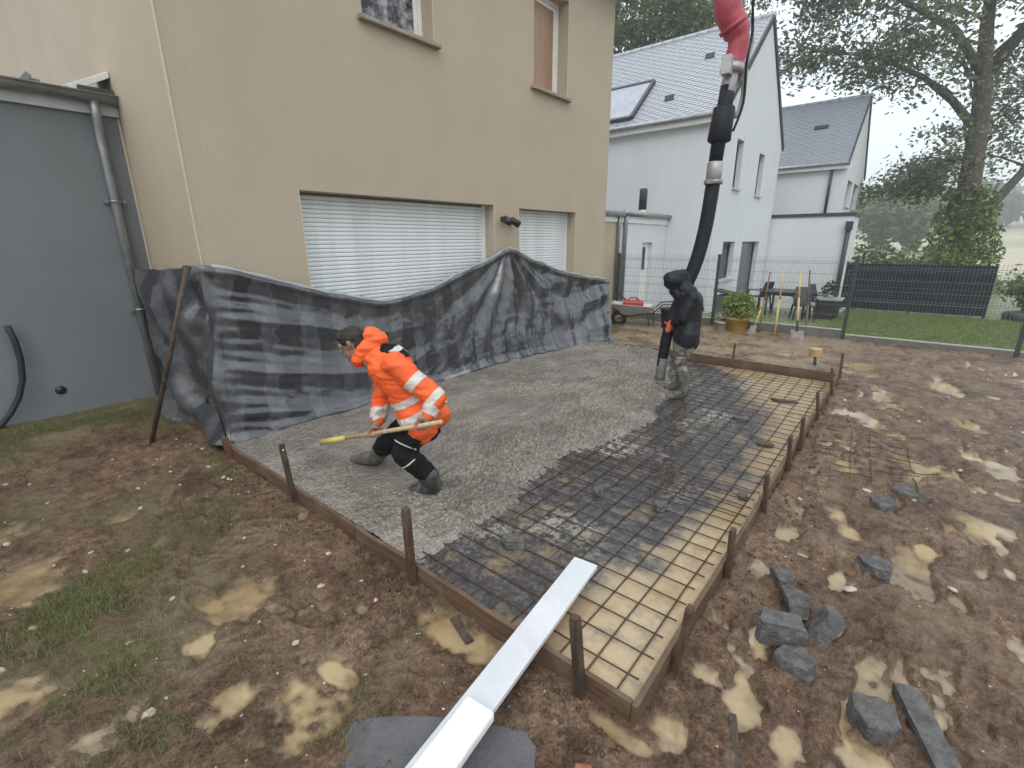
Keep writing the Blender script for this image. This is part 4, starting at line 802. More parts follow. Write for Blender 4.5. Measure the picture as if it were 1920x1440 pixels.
chunk((2.385, .20, -.01), .15, .22, .10, .35, (.0, .05), 4, 'thick rounded grey block on the left of the rubble heap', n=8)
chunk((2.22, .10, .03), .18, .17, .05, .7, (.1, .14), 5, 'square broken grey paver at the front of the rubble heap', n=6)
chunk((3.33, -.15, .0), .16, .17, .06, .4, (0, 0), 6, 'grey paver piece lying alone beyond the rubble heap')
chunk((2.12, -.20, .0), .17, .17, .075, .3, (.05, -.1), 7, 'grey block lying left of the dark kerb length', n=7)
chunk((4.28, -.14, -.01), .22, .17, .06, .2, (0, .05), 8, 'grey paver piece half buried beside the sunken steel mesh')
chunk((4.62, -.27, -.01), .24, .16, .05, .5, (0, .05), 9, 'flat grey piece farthest right beside the sunken steel mesh')
SL = lambda lab, *a, **k: chunk(*a, label=lab, group='pieces propping up the steel mesh', **k)
SL('grey paver piece propping the mesh left of the white beam', (2.07, 1.72, .085), .16, .13, .045, .9, (.12, .1), 11, n=5)
SL('small grey block under the mesh near the pale streaks', (3.12, 1.15, .06), .12, .09, .05, .4, (0, .1), 12)
SL('pale grey lump on the mesh beside the concrete edge', (3.02, 1.62, .06), .09, .07, .05, .4, (0, .1), 13)
SL('dark grey piece on the mesh in the dark wet middle', (4.17, 1.60, .01), .12, .08, .04, .2, (0, 0), 14)
SL('dark bit of wood on the yellow part of the mesh near the far end', (6.55, .97, .03), .09, .32, .03, .3, (0, 0), 15, n=5, mat=wooddk)
SL('grey block propping the mesh between the wet and yellow areas', (5.55, 1.22, .02), .12, .16, .04, .3, (0, 0), 16)
SL('dark block propping the mesh near the close pair of stakes', (4.95, .83, .02), .10, .15, .035, .3, (0, 0), 17, n=6, mat=wooddk)
SL('small dark lump under the mesh beside the third right stake', (3.72, .72, .035), .10, .08, .04, .3, (0, 0), 18)
solo('kerb_length', MB().bar((2.40, -.31, .04), (1.93, -.50, .03), .095, .06), gs, 'long dark grey kerb length lying in the mud at the front right', 'kerb'); rough_mod(bpy.data.objects['kerb_length'], .012, 5)
mb = MB(); sl_pts = [(.72, 1.50), (.79, 1.455), (.87, 1.37), (.95, 1.27), (1.03, 1.15), (1.11, 1.01), (1.165, .90), (1.14, .83), (1.08, .79), (.95, .72), (.80, .75), (.55, 1.20), (.58, 1.33), (.66, 1.45)]
mb.poly([(x, y, -.01) for x, y in sl_pts], (0, 0, .062)); solo('paving_slab', mb, pmat('dark_slab', (.075, .078, .084), (.115, .118, .124), 5, .5, .7, bump=.6, bscale=90), 'large flat dark grey slab lying under the white beams', 'slab', bevel=.012)
solo('wood_scrap', MB().bar((1.80, .26, .02), (1.56, .18, .035), .03, .022), wooddk, 'dark splinter of wood lying in the mud at the bottom edge', 'wood scrap')
solo('wood_scrap', MB().bar((1.36, 1.42, .022), (1.42, 1.60, .03), .045, .012), wooddk, 'thin dark board scrap lying across the puddle beside the near board', 'wood scrap')
solo('brick_piece', MB().box((-.05, -.035, 0), (.05, .035, .035), M=Matrix.Translation((1.16, .62, .02)) @ Matrix.Rotation(.6, 4, 'Z')), pmat('brick_red', (.24, .08, .045), (.32, .13, .08), 9, .8), 'small orange red brick piece in the mud at the bottom edge', 'brick', bevel=.01)

# pale stones: single ones, then fine gravel
stm = pmat('pale_stone', (.36, .31, .245), (.56, .50, .42), 9, .75, bump=.4, bscale=60)
def stone(c, s, seed):
    r_ = random.Random(seed); bm = bmesh.new(); bmesh.ops.create_icosphere(bm, subdivisions=2, radius=1)
    ax = [r_.uniform(.7, 1.3) for _ in range(3)]; off = [Vector((r_.gauss(0, 1), r_.gauss(0, 1), r_.gauss(0, 1))).normalized() for _ in range(7)]
    rot = Matrix.Rotation(r_.uniform(0, 6.28), 3, 'Z')
    for v in bm.verts:
        p = v.co.copy()
        for o in off:
            k = p.dot(o)-.62
            if k > 0: p -= o*k
        v.co = rot @ Vector((p.x*ax[0], p.y*ax[1]*.8, p.z*.55*ax[2]))*s
    me = bpy.data.meshes.new('stone'); bm.to_mesh(me); bm.free(); me.materials.append(stm); return me
protos = [stone(None, 1, k) for k in range(8)]
def put_stone(x, y, s, k, label, group):
    o = bpy.data.objects.new('stone', protos[k % 8]); C.objects.link(o); o.location = (x, y, gz(x, y)+s*.12); o.scale = (s, s, s); o.rotation_euler = (rnd.uniform(-.3, .3), rnd.uniform(-.3, .3), rnd.uniform(0, 6.28)); return tag(o, label, 'stone', group)
put_stone(.785, 2.10, .024, 1, 'pale speckled stone standing alone between the two nearest yellow puddles', 'larger stones')
put_stone(.19, 2.22, .028, 2, 'oval pale stone at the lower left near the grass', 'larger stones')
put_stone(.24, 2.73, .022, 3, 'bright white flat stone beside the grass patch', 'larger stones')
put_stone(.66, 4.30, .030, 4, 'flat pale stone by the small puddle in front of the garage', 'larger stones')
k = 0; r_ = random.Random(5)
while k < 90:
    if k < 50: x, y = r_.uniform(-.3, 1.35), r_.uniform(1.9, 5.6)
    else: x, y = r_.uniform(1.7, 9.5), r_.uniform(-2.6, .45)
    if gz(x, y) < WATER_Z+.004: continue
    put_stone(x, y, r_.uniform(.009, .024)*(1 if x < 2 else 1.4), k, 'small pale stone scattered on the wet mud', 'small stones scattered over the mud'); k += 1
r_ = np.random.default_rng(3); n = 1500
ang = r_.uniform(-50, 125, n)*math.pi/180; rad = r_.uniform(.8, 9.5, n)**1.0; gx, gy = rad*np.cos(ang), rad*np.sin(ang)
keep = ~((gx > 1.4) & (gx < 8.05) & (gy > .5)) & (gy < 6.3) & (gx < 11.3); gx, gy = gx[keep], gy[keep]; gh = ground_h(gx, gy); keep = gh > WATER_Z; gx, gy, gh = gx[keep], gy[keep], gh[keep]
mb = MB(); ico = [Vector(v) for v in ((0, 0, 1), (1, 0, 0), (0, 1, 0), (-1, 0, 0), (0, -1, 0), (0, 0, -1))]; icf = [(0, 1, 2), (0, 2, 3), (0, 3, 4), (0, 4, 1), (5, 2, 1), (5, 3, 2), (5, 4, 3), (5, 1, 4)]
for x, y, z in zip(gx, gy, gh):
    s = rnd.uniform(.002, .0065)*(1+.12*math.hypot(x, y)); rt = Matrix.Rotation(rnd.uniform(0, 6.28), 3, 'Z'); mb.add([rt @ Vector((v.x*s*rnd.uniform(.7, 1.4), v.y*s*rnd.uniform(.6, 1.2), v.z*s*.6))+Vector((x, y, z+s*.2)) for v in ico], icf)
solo('gravel', mb, stm, kind='stuff')
# mud clods and crumbs along the near board
mb = MB(); cl = MATS['brown_stake']
mudc = pmat('mud_clod', (.055, .037, .026), (.115, .078, .052), 20, .45, .7, bump=.5, bscale=60)
for _ in range(700):
    x, y = (rnd.gauss(1.30, .10), rnd.uniform(.5, 4.6)) if rnd.random() < .55 else (rnd.uniform(1.6, 8), rnd.gauss(.36, .12))
    if (x > 1.44 and y > .54): continue
    z = gz(x, y)
    if z < WATER_Z-.004: continue
    s = rnd.uniform(.004, .016); rt = Matrix.Rotation(rnd.uniform(0, 6.28), 3, 'Z'); mb.add([rt @ Vector((v.x*s*rnd.uniform(.5, 1.5), v.y*s*rnd.uniform(.5, 1.5), v.z*s*.8))+Vector((x, y, z+s*.3)) for v in ico], icf, 0, True)
solo('mud_crumbs', mb, mudc, kind='stuff')

# ------------------------------------------------------------------ grass
def blades(name, P, hgt_, wid, lean, mat, seed):
    r_ = np.random.default_rng(seed); n = len(P); a = r_.uniform(0, 6.283, n); h = hgt_*(.5+r_.random(n)); l = lean*h*r_.random(n)
    d = np.stack([np.cos(a), np.sin(a), a*0], 1); sd = np.stack([-np.sin(a), np.cos(a), a*0], 1)*(wid*(.6+.8*r_.random(n)))[:, None]; z = np.array([0, 0, 1.])
    m = P+d*(l*.35)[:, None]+z*(h*.6)[:, None]; tp_ = P+d*l[:, None]+z*(h*(.95-.3*r_.random(n)))[:, None]
    V = np.concatenate([np.stack([P-sd, P+sd, m+sd*.75, m-sd*.75], 1), np.stack([m-sd*.75, m+sd*.75, tp_+sd*.12, tp_-sd*.12], 1)]); return tri_soup(name, V, mat, 4)
lg = leafmat('grass_blades', (.10, .135, .035), (.27, .29, .12), .4); lg2 = leafmat('lawn_blades', (.12, .18, .04), (.25, .31, .10), .4)
r_ = np.random.default_rng(11); Ps = []
for (gx_, gy_, sx_, sy_, n) in ((.1, 3.25, .15, .16, 1500), (.45, 3.5, .13, .12, 450), (1.02, 3.75, .13, .18, 500), (.15, 2.6, .13, .12, 350), (.6, 6.2, .7, .18, 3200), (1.2, 5.9, .2, .3, 900), (-.2, 5.9, .3, .3, 1200), (.75, 1.55, .1, .1, 150), (.1, 2.1, .2, .15, 500), (1.3, 4.6, .06, .25, 400), (.55, 2.9, .5, .9, 900), (.6, 3.9, .5, .8, 500), (1.25, 2.4, .08, .5, 250)):
    n = int(n*2.6)
    Ps.append(np.stack([r_.normal(gx_, sx_, n), r_.normal(gy_, sy_, n)], 1))
P2 = np.concatenate(Ps); P2 = P2[(P2[:, 0] < 1.42) & (P2[:, 1] < 6.56)]; hz = ground_h(P2[:, 0], P2[:, 1]); kp = (hz > WATER_Z) & (fbm(P2[:, 0], P2[:, 1], .2, 3, 88) > -.25); P2 = P2[kp]; hz = hz[kp]
tag(blades('grass', np.column_stack([P2, hz-.003]), .040, .0011, 1.6, lg, 12), kind='stuff')
n = 42000; lx = r_.uniform(11.68, 19.0, n); ly = r_.uniform(-6, 1.5, n); n2_ = 4000; lx = np.concatenate([lx, r_.uniform(11.68, 12.25, n2_)]); ly = np.concatenate([ly, r_.uniform(1.4, 4.6, n2_)])
tag(blades('lawn_grass', np.column_stack([lx, ly, ground_h(lx, ly)-.005]), .07, .006, .8, lg2, 14), kind='stuff')

# ------------------------------------------------------------------ trees
bark = pmat('bark', (.075, .062, .052), (.14, .12, .10), 5, .9, bump=.8, bscale=14, stretch=(3, 3, .7), bdist=.05)
def tree(name, limbs, label, leafm, seed, leaf=.16, per=16, spread=.42, depth=2, kids=5, klen=.42, cat='tree', group=None, ivy=None, flat=.55, tipdroop=.1, low=1):
    r_ = random.Random(seed); nr = np.random.default_rng(seed); base = limbs[0][0][0]
    t = empty(name, base, label, cat, group); tips = []; tw = MB()
    def grow(p, d, L, rad, lv):
        pts = [p]; q = p.copy(); dd = d.copy()
        for i in range(4):
            dd = (dd+Vector((r_.gauss(0, .16), r_.gauss(0, .16), r_.gauss(0, .10)-.03*lv))).normalized(); q = q+dd*L/4; pts.append(q)
        tw.tube(pts, [max(rad*(1-.75*i/4), .006) for i in range(5)], 5, cap=False)
        for i in range(1, 5):
            if lv >= 1: tips.append(pts[i])
        if lv < depth:
            for _ in range(kids):
                i = r_.randint(1, 4); sd = (dd+Vector((r_.gauss(0, .8), r_.gauss(0, .8), r_.gauss(0, .4)))).normalized(); grow(pts[i], sd, L*r_.uniform(.45, .8), rad*.5, lv+1)
    tk = MB()
    for pts, rads, k, L in limbs:
        P = [Vector(p) for p in pts]; tk.tube(P, rads, 14)
        for _ in range(k):
            i = r_.randrange(min(low, len(P)-2), len(P)-1); f = r_.random(); p = P[i]+(P[i+1]-P[i])*f; rad = rads[i]+(rads[i+1]-rads[i])*f
            a = r_.uniform(0, 6.283); dd = ((P[i+1]-P[i]).normalized()*.5+Vector((math.cos(a), math.sin(a), r_.uniform(-.15, .5)))).normalized(); grow(p, dd, L*r_.uniform(.6, 1.2), min(rad*.35, .07), 0)
    part('trunk', tk, bark, t); part('branches', tw, bark, t)
    T = np.array([tuple(p) for p in tips]); rep = np.repeat(T, per, 0); P = rep+nr.normal(size=rep.shape)*np.array([spread, spread, spread*(1-flat)])-np.array([0, 0, tipdroop])
    leafpart('crown', leaf_quads(P, leaf, nr, .35), leafm, t)
    if ivy:
        Q = []
        for a, b_, ra, rb, n in ivy:
            f = nr.random((n, 1)); an = nr.uniform(0, 6.283, (n, 1)); rr_ = (ra+(rb-ra)*f)*(.75+.45*nr.random((n, 1))**.5)*(1+.25*np.sin(an*3+f*9)); Q.append(np.array(a)+(np.array(b_)-np.array(a))*f+np.concatenate([np.cos(an)*rr_, np.sin(an)*rr_, nr.normal(size=(n, 1))*.15], 1))
        leafpart('ivy', leaf_quads(np.concatenate(Q), .11, nr), lf_ivy, t)
    return t
V_ = Vector
tree('oak_tree', [([(32.7, -1.9, -1.1), (32.5, -1.6, 1.5), (32.25, -1.3, 4.6), (32.0, -1.05, 7.6), (31.6, -.55, 10.8), (31.2, -.2, 14.5)], [.60, .48, .42, .34, .24, .11], 13, 3.0),
   ([(32.1, -1.15, 6.6), (31.2, .0, 7.9), (30.0, 1.2, 8.8), (28.6, 2.9, 9.6), (26.9, 5.2, 9.9)], [.19, .15, .11, .08, .04], 9, 1.9),
   ([(32.0, -1.05, 8.6), (30.6, .5, 10.6), (28.8, 2.8, 11.9), (27.0, 4.9, 12.6)], [.19, .15, .10, .04], 9, 2.2),
   ([(32.4, -1.45, 2.6), (33.2, -2.4, 3.6), (33.6, -3.1, 4.9), (33.9, -3.7, 7.2), (34.2, -4.6, 10)], [.24, .20, .17, .13, .06], 8, 2.4),
   ([(31.9, -1.0, 9), (32.2, -2.2, 11.2), (32.4, -3.4, 13.2)], [.26, .2, .1], 8, 2.6),
   ([(32.2, -1.2, 5.3), (31.6, -.5, 5.6), (30.9, .25, 5.2), (30.4, .7, 4.4)], [.10, .08, .05, .02], 5, 1.0)],
   'large ivy clad oak tree at the right beyond the privacy screen', lf_oak, 21, leaf=.115, per=6, spread=.62, depth=2, kids=4, low=2,
   ivy=[((32.65, -1.8, -.6), (32.45, -1.55, 2.2), 1.25, .95, 3000), ((32.45, -1.55, 2.2), (32.3, -1.4, 4.2), .95, .6, 1600), ((32.4, -1.45, 2.4), (33.2, -2.4, 3.5), .55, .3, 350), ((32.55, -1.6, .2), (31.9, -.9, .8), .6, .35, 500)])
def shrub(x, y, z, w_, h, n, leafm, label, seed, name='shrub', cat='shrub', group=None, leaf=.11, stems=6):
    t = empty(name, (x, y, z), label, cat, group); r_ = random.Random(seed); nr = np.random.default_rng(seed); st = MB(); Q = []
    for k in range(stems):
        a = r_.uniform(0, 6.283); L = r_.uniform(.6, 1.0); p = [Vector((x, y, z))]
        for i in range(1, 5): p.append(Vector((x+math.cos(a)*w_*.5*L*(i/4)**1.3, y+math.sin(a)*w_*.5*L*(i/4)**1.3, z+h*L*(i/4)**.85+r_.uniform(-.05, .05))))
        st.tube(p, [.05, .04, .03, .02, .008], 5); m = n//stems; f = nr.random(m)**.6; idx = np.clip((f*4).astype(int), 0, 3); fr = f*4-idx; A = np.array([tuple(q) for q in p]); Q.append(A[idx]+(A[idx+1]-A[idx])*fr[:, None]+nr.normal(size=(m, 3))*np.array([w_*.13, w_*.13, h*.07])*(.4+f[:, None]))
    part('stems', st, bark, t); leafpart('foliage', leaf_quads(np.concatenate(Q), leaf, nr, .4), leafm, t); return t
shrub(29.3, .55, -1.0, 3.4, 3.1, 1700, lf_mid, 'spreading green shrub left of the ivy clad oak', 31, leaf=.13, stems=11)
shrub(27.8, 1.3, -1.0, 1.6, 2.2, 700, lf_mid, 'thin sapling shrub between the farthest house and the oak', 32, leaf=.12, stems=5)
shrub(20.5, -3.0, -.35, 1.5, 1.6, 1500, lf_mid, 'bushy green shrub right of the privacy screen at the picture edge', 33, leaf=.09, stems=8)
shrub(24.5, -4.6, -.5, 2.4, 2.0, 1500, lf_mid, 'larger shrub behind the bush at the right edge', 34, leaf=.11, stems=8)
solo('round_planter', MB().lathe((19.2, -2.6, -.4), [(.3, 0), (.42, .1), (.46, .36), (.40, .40), (.01, .38)], 20), anth, 'dark round planter on the lawn right of the privacy screen', 'planter')
for i, (x, y, z, hh, sd, lab) in enumerate(((30.2, 16.8, 0, 17.5, 41, 'tall tree rising behind the white gabled house, left one'), (32.0, 14.9, 0, 18.5, 42, 'tall tree rising behind the white gabled house, middle one'), (33.6, 12.9, 0, 17, 43, 'tall tree seen behind the red boom above the roof ridge'))):
    tree('tall_tree', [([(x, y, z), (x+.1, y, hh*.4), (x, y+.2, hh*.6), (x, y, hh*.8), (x, y, hh)], [.4, .34, .2, .12, .05], 30, 2.4)], lab, lf_mid, sd, leaf=.15, per=11, spread=.45, depth=1, kids=5, low=2, group='trees behind the white house')
# far woods: one mass of many crowns
r_ = np.random.default_rng(77); Q = []
for k in range(230):
    a = r_.uniform(-28, 60)*math.pi/180; rd = r_.uniform(210, 260) if k < 160 else r_.uniform(330, 420); x, y = rd*math.cos(a), rd*math.sin(a); z = float(ground_h(np.array([x]), np.array([y]))[0]); hh = r_.uniform(7, 15); ww_ = r_.uniform(4, 8); n = 110
    d = r_.normal(size=(n, 3)); d /= np.linalg.norm(d, axis=1)[:, None]; Q.append(leaf_quads(np.array([x, y, z+hh*.55])+d*np.array([ww_, ww_, hh*.5])*(r_.random((n, 1))**.3), 1.7, r_))
tag(tri_soup('far_woods', np.concatenate(Q), lf_dark), kind='stuff')
# nearer hedge-like trees at the field edge, each a thing
for i, (x, y, z, ww_, hh, lab) in enumerate(((96, 14.5, .3, 7, 8.5, 'pale hazy tree beside the end of the farthest house'), (104, 5.5, .3, 8, 9.5, 'hazy round tree between the house and the oak, taller one'), (100, 1.0, .3, 6, 7.5, 'hazy round tree just left of the oak trunk'))):
    shrub(x, y, z, ww_*1.25, hh, 2200, lf_mid, lab, 60+i, name='field_tree', cat='tree', group='trees at the field edge', leaf=.55, stems=9)

# ------------------------------------------------------------------ people
def caps_mesh(caps, voxel=.009, smooth=6, wr=0, wseed=0, wscale=.09):
    mb = MB()
    for c in caps:
        if len(c) == 4:
            a, ra, b_, rb = Vector(c[0]), c[1], Vector(c[2]), c[3]; d = b_-a; L = max(d.length, 1e-4); d = d/L; pts = []; rs = []
            for i in range(5): an = math.pi/2*(1-i/4); pts.append(a-d*ra*math.sin(an)); rs.append(max(ra*math.cos(an), .0008))
            for i in range(5): an = math.pi/2*i/4; pts.append(b_+d*rb*math.sin(an)); rs.append(max(rb*math.cos(an), .0008))
            mb.tube(pts, rs, 14)
        else:                                                        # ellipsoid: centre, radii, rotation
            ce, ra, rot = Vector(c[0]), c[1], c[2]; n, k = 16, 10; vs = []
            for i in range(k+1):
                z = math.cos(math.pi*i/k); s = max(math.sin(math.pi*i/k), .002); vs += [ce+rot @ Vector((math.cos(2*math.pi*j/n)*s*ra[0], math.sin(2*math.pi*j/n)*s*ra[1], z*ra[2])) for j in range(n)]
            mb.add(vs, [(i*n+j, i*n+(j+1) % n, (i+1)*n+(j+1) % n, (i+1)*n+j)[::-1] for i in range(k) for j in range(n)]+[tuple(range(n)), tuple(range(k*n, k*n+n))[::-1]])
    me = mkmesh('tmp', mb, []) if False else bpy.data.meshes.new('tmp'); me.from_pydata([tuple(v) for v in mb.v], [], mb.f)
    o = bpy.data.objects.new('tmp', me); C.objects.link(o)
    m = o.modifiers.new('r', 'REMESH'); m.mode = 'VOXEL'; m.voxel_size = voxel
    m = o.modifiers.new('s', 'SMOOTH'); m.iterations = smooth; m.factor = .5
    dg = bpy.context.evaluated_depsgraph_get(); res = bpy.data.meshes.new_from_object(o.evaluated_get(dg)); bpy.data.objects.remove(o); bpy.data.meshes.remove(me)
    if wr:
        n = len(res.vertices); co = np.empty(n*3); res.vertices.foreach_get('co', co); co = co.reshape(-1, 3); no = np.empty(n*3); res.vertices.foreach_get('normal', no); no = no.reshape(-1, 3)
        a = co[:, 0]*.7+co[:, 1]*.7; f = fbm(a*1.0+co[:, 2]*.4, co[:, 2]*1.2-a*.5, wscale, 3, wseed); g_ = fbm(co[:, 2]+.3*a, a*.6+7, wscale*.6, 2, wseed+3)
        co = co+no*((1-np.abs(f)*2)*wr+g_*wr*.6)[:, None]; res.vertices.foreach_set('co', co.ravel())
    res.polygons.foreach_set('use_smooth', np.ones(len(res.polygons), bool)); res.update(); return res
def place(name, me, mats, parent):
    off = worldloc(parent); me.transform(Matrix.Translation(-off)); me.name = name; me.materials.clear()
    for m in (mats if isinstance(mats, (list, tuple)) else [mats]): me.materials.append(m)
    o = bpy.data.objects.new(name, me); o.parent = parent; C.objects.link(o); return o
def strip(name, src, parent, pred, mat, off=.004, cuts=()):             # a band lifted off a garment's surface, cut clean at the given planes
    me = src.data; bm = bmesh.new(); bm.from_mesh(me); loc = worldloc(parent)
    for a, b_, t_ in cuts:
        a = Vector(a); d = Vector(b_)-a; bmesh.ops.bisect_plane(bm, geom=bm.verts[:]+bm.edges[:]+bm.faces[:], plane_co=a+d*t_-loc, plane_no=d.normalized())
    bmesh.ops.delete(bm, geom=[f for f in bm.faces if not pred(f.calc_center_median()+loc, f.normal)], context='FACES')
    for v in bm.verts: v.co += v.normal*off
    m2_ = bpy.data.meshes.new(name); bm.to_mesh(m2_); bm.free(); m2_.materials.clear(); m2_.materials.append(mat); o = bpy.data.objects.new(name, m2_); o.parent = parent; C.objects.link(o)
    sm_ = o.modifiers.new('s', 'SOLIDIFY'); sm_.thickness = .004; return o
def axis_t(a, b_):
    a = Vector(a); d = Vector(b_)-a; L2 = d.length_squared
    def f(p): tt = (p-a).dot(d)/L2; return tt, (p-a-d*tt).length
    return f
def rotz(a): return Matrix.Rotation(a, 3, 'Z')
skin = pmat('skin', (.27, .155, .115), (.31, .185, .14), 12, .55, bump=.1, bscale=120)
hairm = pmat('dark_hair', (.012, .009, .008), (.028, .021, .018), 40, .55, bump=.7, bscale=160)
orange = pmat('hi_vis_orange', (.80, .105, .018), (.88, .135, .024), 6, .6, bump=.3, bscale=35)
refl = pmat('reflective_grey', (.50, .47, .44), (.60, .57, .53), 12, .45, bump=.1)
navy = pmat('navy_trousers', (.004, .004, .006), (.008, .009, .011), 9, .85, spec=.25, bump=.3, bscale=60)
rubber = pmat('muddy_boot', (.065, .066, .062), (.12, .115, .10), 9, .5, .7, dirt=(.17, .16, .14), dscale=12)
rubberd = pmat('dark_boot', (.030, .031, .032), (.055, .055, .055), 9, .45, .7, dirt=(.14, .13, .12), dscale=12)
def hand_caps(c, a, n, r, wrist):
    """fist of five fingers closed on a shaft: c centre on shaft, a shaft axis, n towards the palm"""
    c = Vector(c); a = Vector(a).normalized(); n = Vector(n); n = (n-a*n.dot(a)).normalized(); f = a.cross(n); P = c+n*(r+.017); q = []
    for i in range(4):
        o = a*(i-1.5)*.021; k = (1, 1.06, 1.0, .85)[i]
        q += [(P-f*.035+o*.8, .013, P+f*.022+o, .012), (P+f*.022+o, .0105, c+f*(r+.016)*k-n*.004+o, .0095), (c+f*(r+.016)*k-n*.004+o, .0095, c-n*(r+.012)+f*.008+o, .0088), (c-n*(r+.012)+f*.008+o, .0088, c-n*(r+.008)-f*.016*k+o, .0075)]
    q += [(P-f*.03+a*.02, .014, c-f*(r+.012)+a*.048+n*.006, .0115), (c-f*(r+.012)+a*.048+n*.006, .0115, c-n*(r+.010)-f*.004+a*.052, .009)]
    q += [(P-f*.035, .019, Vector(wrist), .026)]
    return q
def boot(heel, toe, top, rs=.062, foot=.048):
    heel, toe, top = Vector(heel), Vector(toe), Vector(top); mid = heel+(toe-heel)*.55
    return [(top, rs, heel+Vector((0, 0, .05)), rs*.80), (heel+Vector((0, 0, .02)), foot*.92, mid+Vector((0, 0, .018)), foot), (mid+Vector((0, 0, .012)), foot, toe, foot*.78), (heel+Vector((0, 0, .05)), rs*.72, mid+Vector((0, 0, .035)), foot*.95)]
FW = Vector((-.30, .954, 0)); LT = Vector((-.954, -.30, 0))
# --- worker in the orange jacket
wo = empty('person', (2.12, 3.0, .1), 'worker in orange hi-vis jacket bending forward over the fresh concrete', 'person')
pel = Vector((2.20, 2.74, .70)); wst = Vector((2.16, 2.79, .86)); che = Vector((2.07, 2.90, 1.10)); nk = Vector((2.00, 3.03, 1.235)); hd = Vector((1.945, 3.165, 1.265))
shL = Vector((2.00, 2.74, 1.165)); shR = Vector((2.17, 3.06, 1.10)); elL = Vector((2.13, 2.47, .92)); haL = Vector((2.03, 2.50, .785)); elR = Vector((2.09, 3.08, .80)); haR = Vector((1.945, 2.945, .635))
hpL = Vector((2.12, 2.70, .66)); hpR = Vector((2.26, 2.82, .66)); knL = Vector((2.00, 2.72, .475)); anL = Vector((2.13, 2.58, .235)); knR = Vector((2.12, 3.10, .41)); anR = Vector((2.17, 3.30, .23))
s0, s1 = Vector((2.035, 2.22, .845)), Vector((1.80, 3.56, .40)); sax = (s1-s0).normalized()
haL = s0+sax*.26; haR = s0+sax*.76
nL = (elL-haL); nR = (elR-haR)
fdir = Vector((-.60, .72, -.42)).normalized(); hrot = fdir.to_track_quat('Y', 'Z').to_matrix()
def H(x, y, z): return hd+hrot @ Vector((x*1.08, y*1.08, z*1.08))
body = [(pel, .135, wst, .125), (wst, .125, che, .15), (che, .14, nk-Vector((0, 0, .05)), .10), (nk-Vector((.0, .02, .06)), .060, hd-Vector((0, 0, .05)), .055),
  (hd+Vector((0, 0, .015)), (.074, .094, .102), hrot), (H(0, .035, -.045), (.056, .062, .068), hrot), (H(0, .075, -.088), .022, H(0, .070, -.086), .020),
  (H(0, .090, .018), .011, H(0, .112, -.022), .0125), (H(-.030, .082, .030), .014, H(.030, .082, .030), .014), (H(-.012, .093, -.058), .0075, H(.012, .093, -.058), .0075), (H(-.012, .092, -.050), .006, H(.012, .092, -.050), .006),
  (H(-.076, .0, .015), (.008, .018, .030), hrot), (H(.076, .0, .015), (.008, .018, .030), hrot),
  (shL, .062, elL, .045), (elL, .043, haL+nL*.22, .030), (shR, .062, elR, .045), (elR, .043, haR+nR*.22, .030),
  (hpL, .088, knL, .058), (knL, .056, anL, .040), (hpR, .088, knR, .058), (knR, .056, anR, .040), (anL, .04, anL+Vector((-.03, .06, -.07)), .035), (anR, .04, anR+Vector((-.03, .1, -.07)), .035)]
body += hand_caps(haL, sax, nL, .017, haL+nL*.30)+hand_caps(haR, sax, nR, .017, haR+nR*.30)
bo = place('body', caps_mesh(body, .0065, 4), skin, wo)
for s in (-1, 1): part('eye', MB().lathe(H(s*.03, .078, .022), [(.001, -.010), (.009, -.005), (.011, 0), (.009, .005), (.001, .010)], 10), pmat('eye_white', (.5, .48, .46)), bo)
place('hair', caps_mesh([(H(0, -.012, .040), (.082, .098, .088), hrot), (H(0, -.045, -.01), (.074, .062, .080), hrot), (H(0, .055, .080), (.055, .042, .032), hrot), (H(-.06, -.005, .05), .018, H(-.066, .012, .012), .012), (H(.06, -.005, .05), .018, H(.066, .012, .012), .012)], .006, 3, wr=.003, wseed=9, wscale=.02), hairm, wo)
jk = [(pel+Vector((.01, -.02, .03)), .160, wst, .150), (wst, .150, che, .158), (che, .155, nk-Vector((-.02, .06, .06)), .105), (shL+(che-shL)*.3, .088, shR+(che-shR)*.3, .088), (shL, .076, che, .12), (shR, .076, che, .12),
  (shL, .080, shL+(elL-shL)*.5, .073), (shL+(elL-shL)*.5, .072, elL, .067), (elL, .066, haL+nL*.42, .052), (shR, .078, elR, .066), (elR, .064, haR+nR*.42, .050),
  (pel+Vector((-.05, -.02, .02)), .150, hpL+Vector((.01, -.03, .00)), .132), (pel+Vector((.06, .03, .02)), .150, hpR+Vector((.02, -.02, .00)), .130), (pel+Vector((.03, -.09, .06)), .11, pel+Vector((.06, -.13, .02)), .09), (che+Vector((0, .06, -.09)), .10, wst+Vector((.0, .08, -.03)), .09)]
ja = place('jacket', caps_mesh(jk, .0075, 4, wr=.013, wseed=3, wscale=.11), orange, wo)
tor = axis_t(pel-(wst-pel)*.6, che); aL = axis_t(shL, elL); fL = axis_t(elL, haL); aR = axis_t(shR, elR); fR = axis_t(elR, haR)
def on_arm(p): return (aL(p)[1] < .10 and .30 < aL(p)[0] < 1.02) or (fL(p)[1] < .085 and 0 < fL(p)[0] < 1.0) or (fR(p)[1] < .085 and fR(p)[0] > -.1 and p.y > 2.99 and p.z < .86)
TA, TB = pel-(wst-pel)*.6, che
for lo_, hi_ in ((.235, .335), (.45, .55)): strip('reflective_band', ja, wo, lambda p, n, lo_=lo_, hi_=hi_: lo_ < tor(p)[0] < hi_ and not on_arm(p), refl, cuts=((TA, TB, lo_), (TA, TB, hi_)))
strip('reflective_band', ja, wo, lambda p, n: .42 < aL(p)[0] < .60 and aL(p)[1] < .105, refl, cuts=((shL, elL, .42), (shL, elL, .60)))
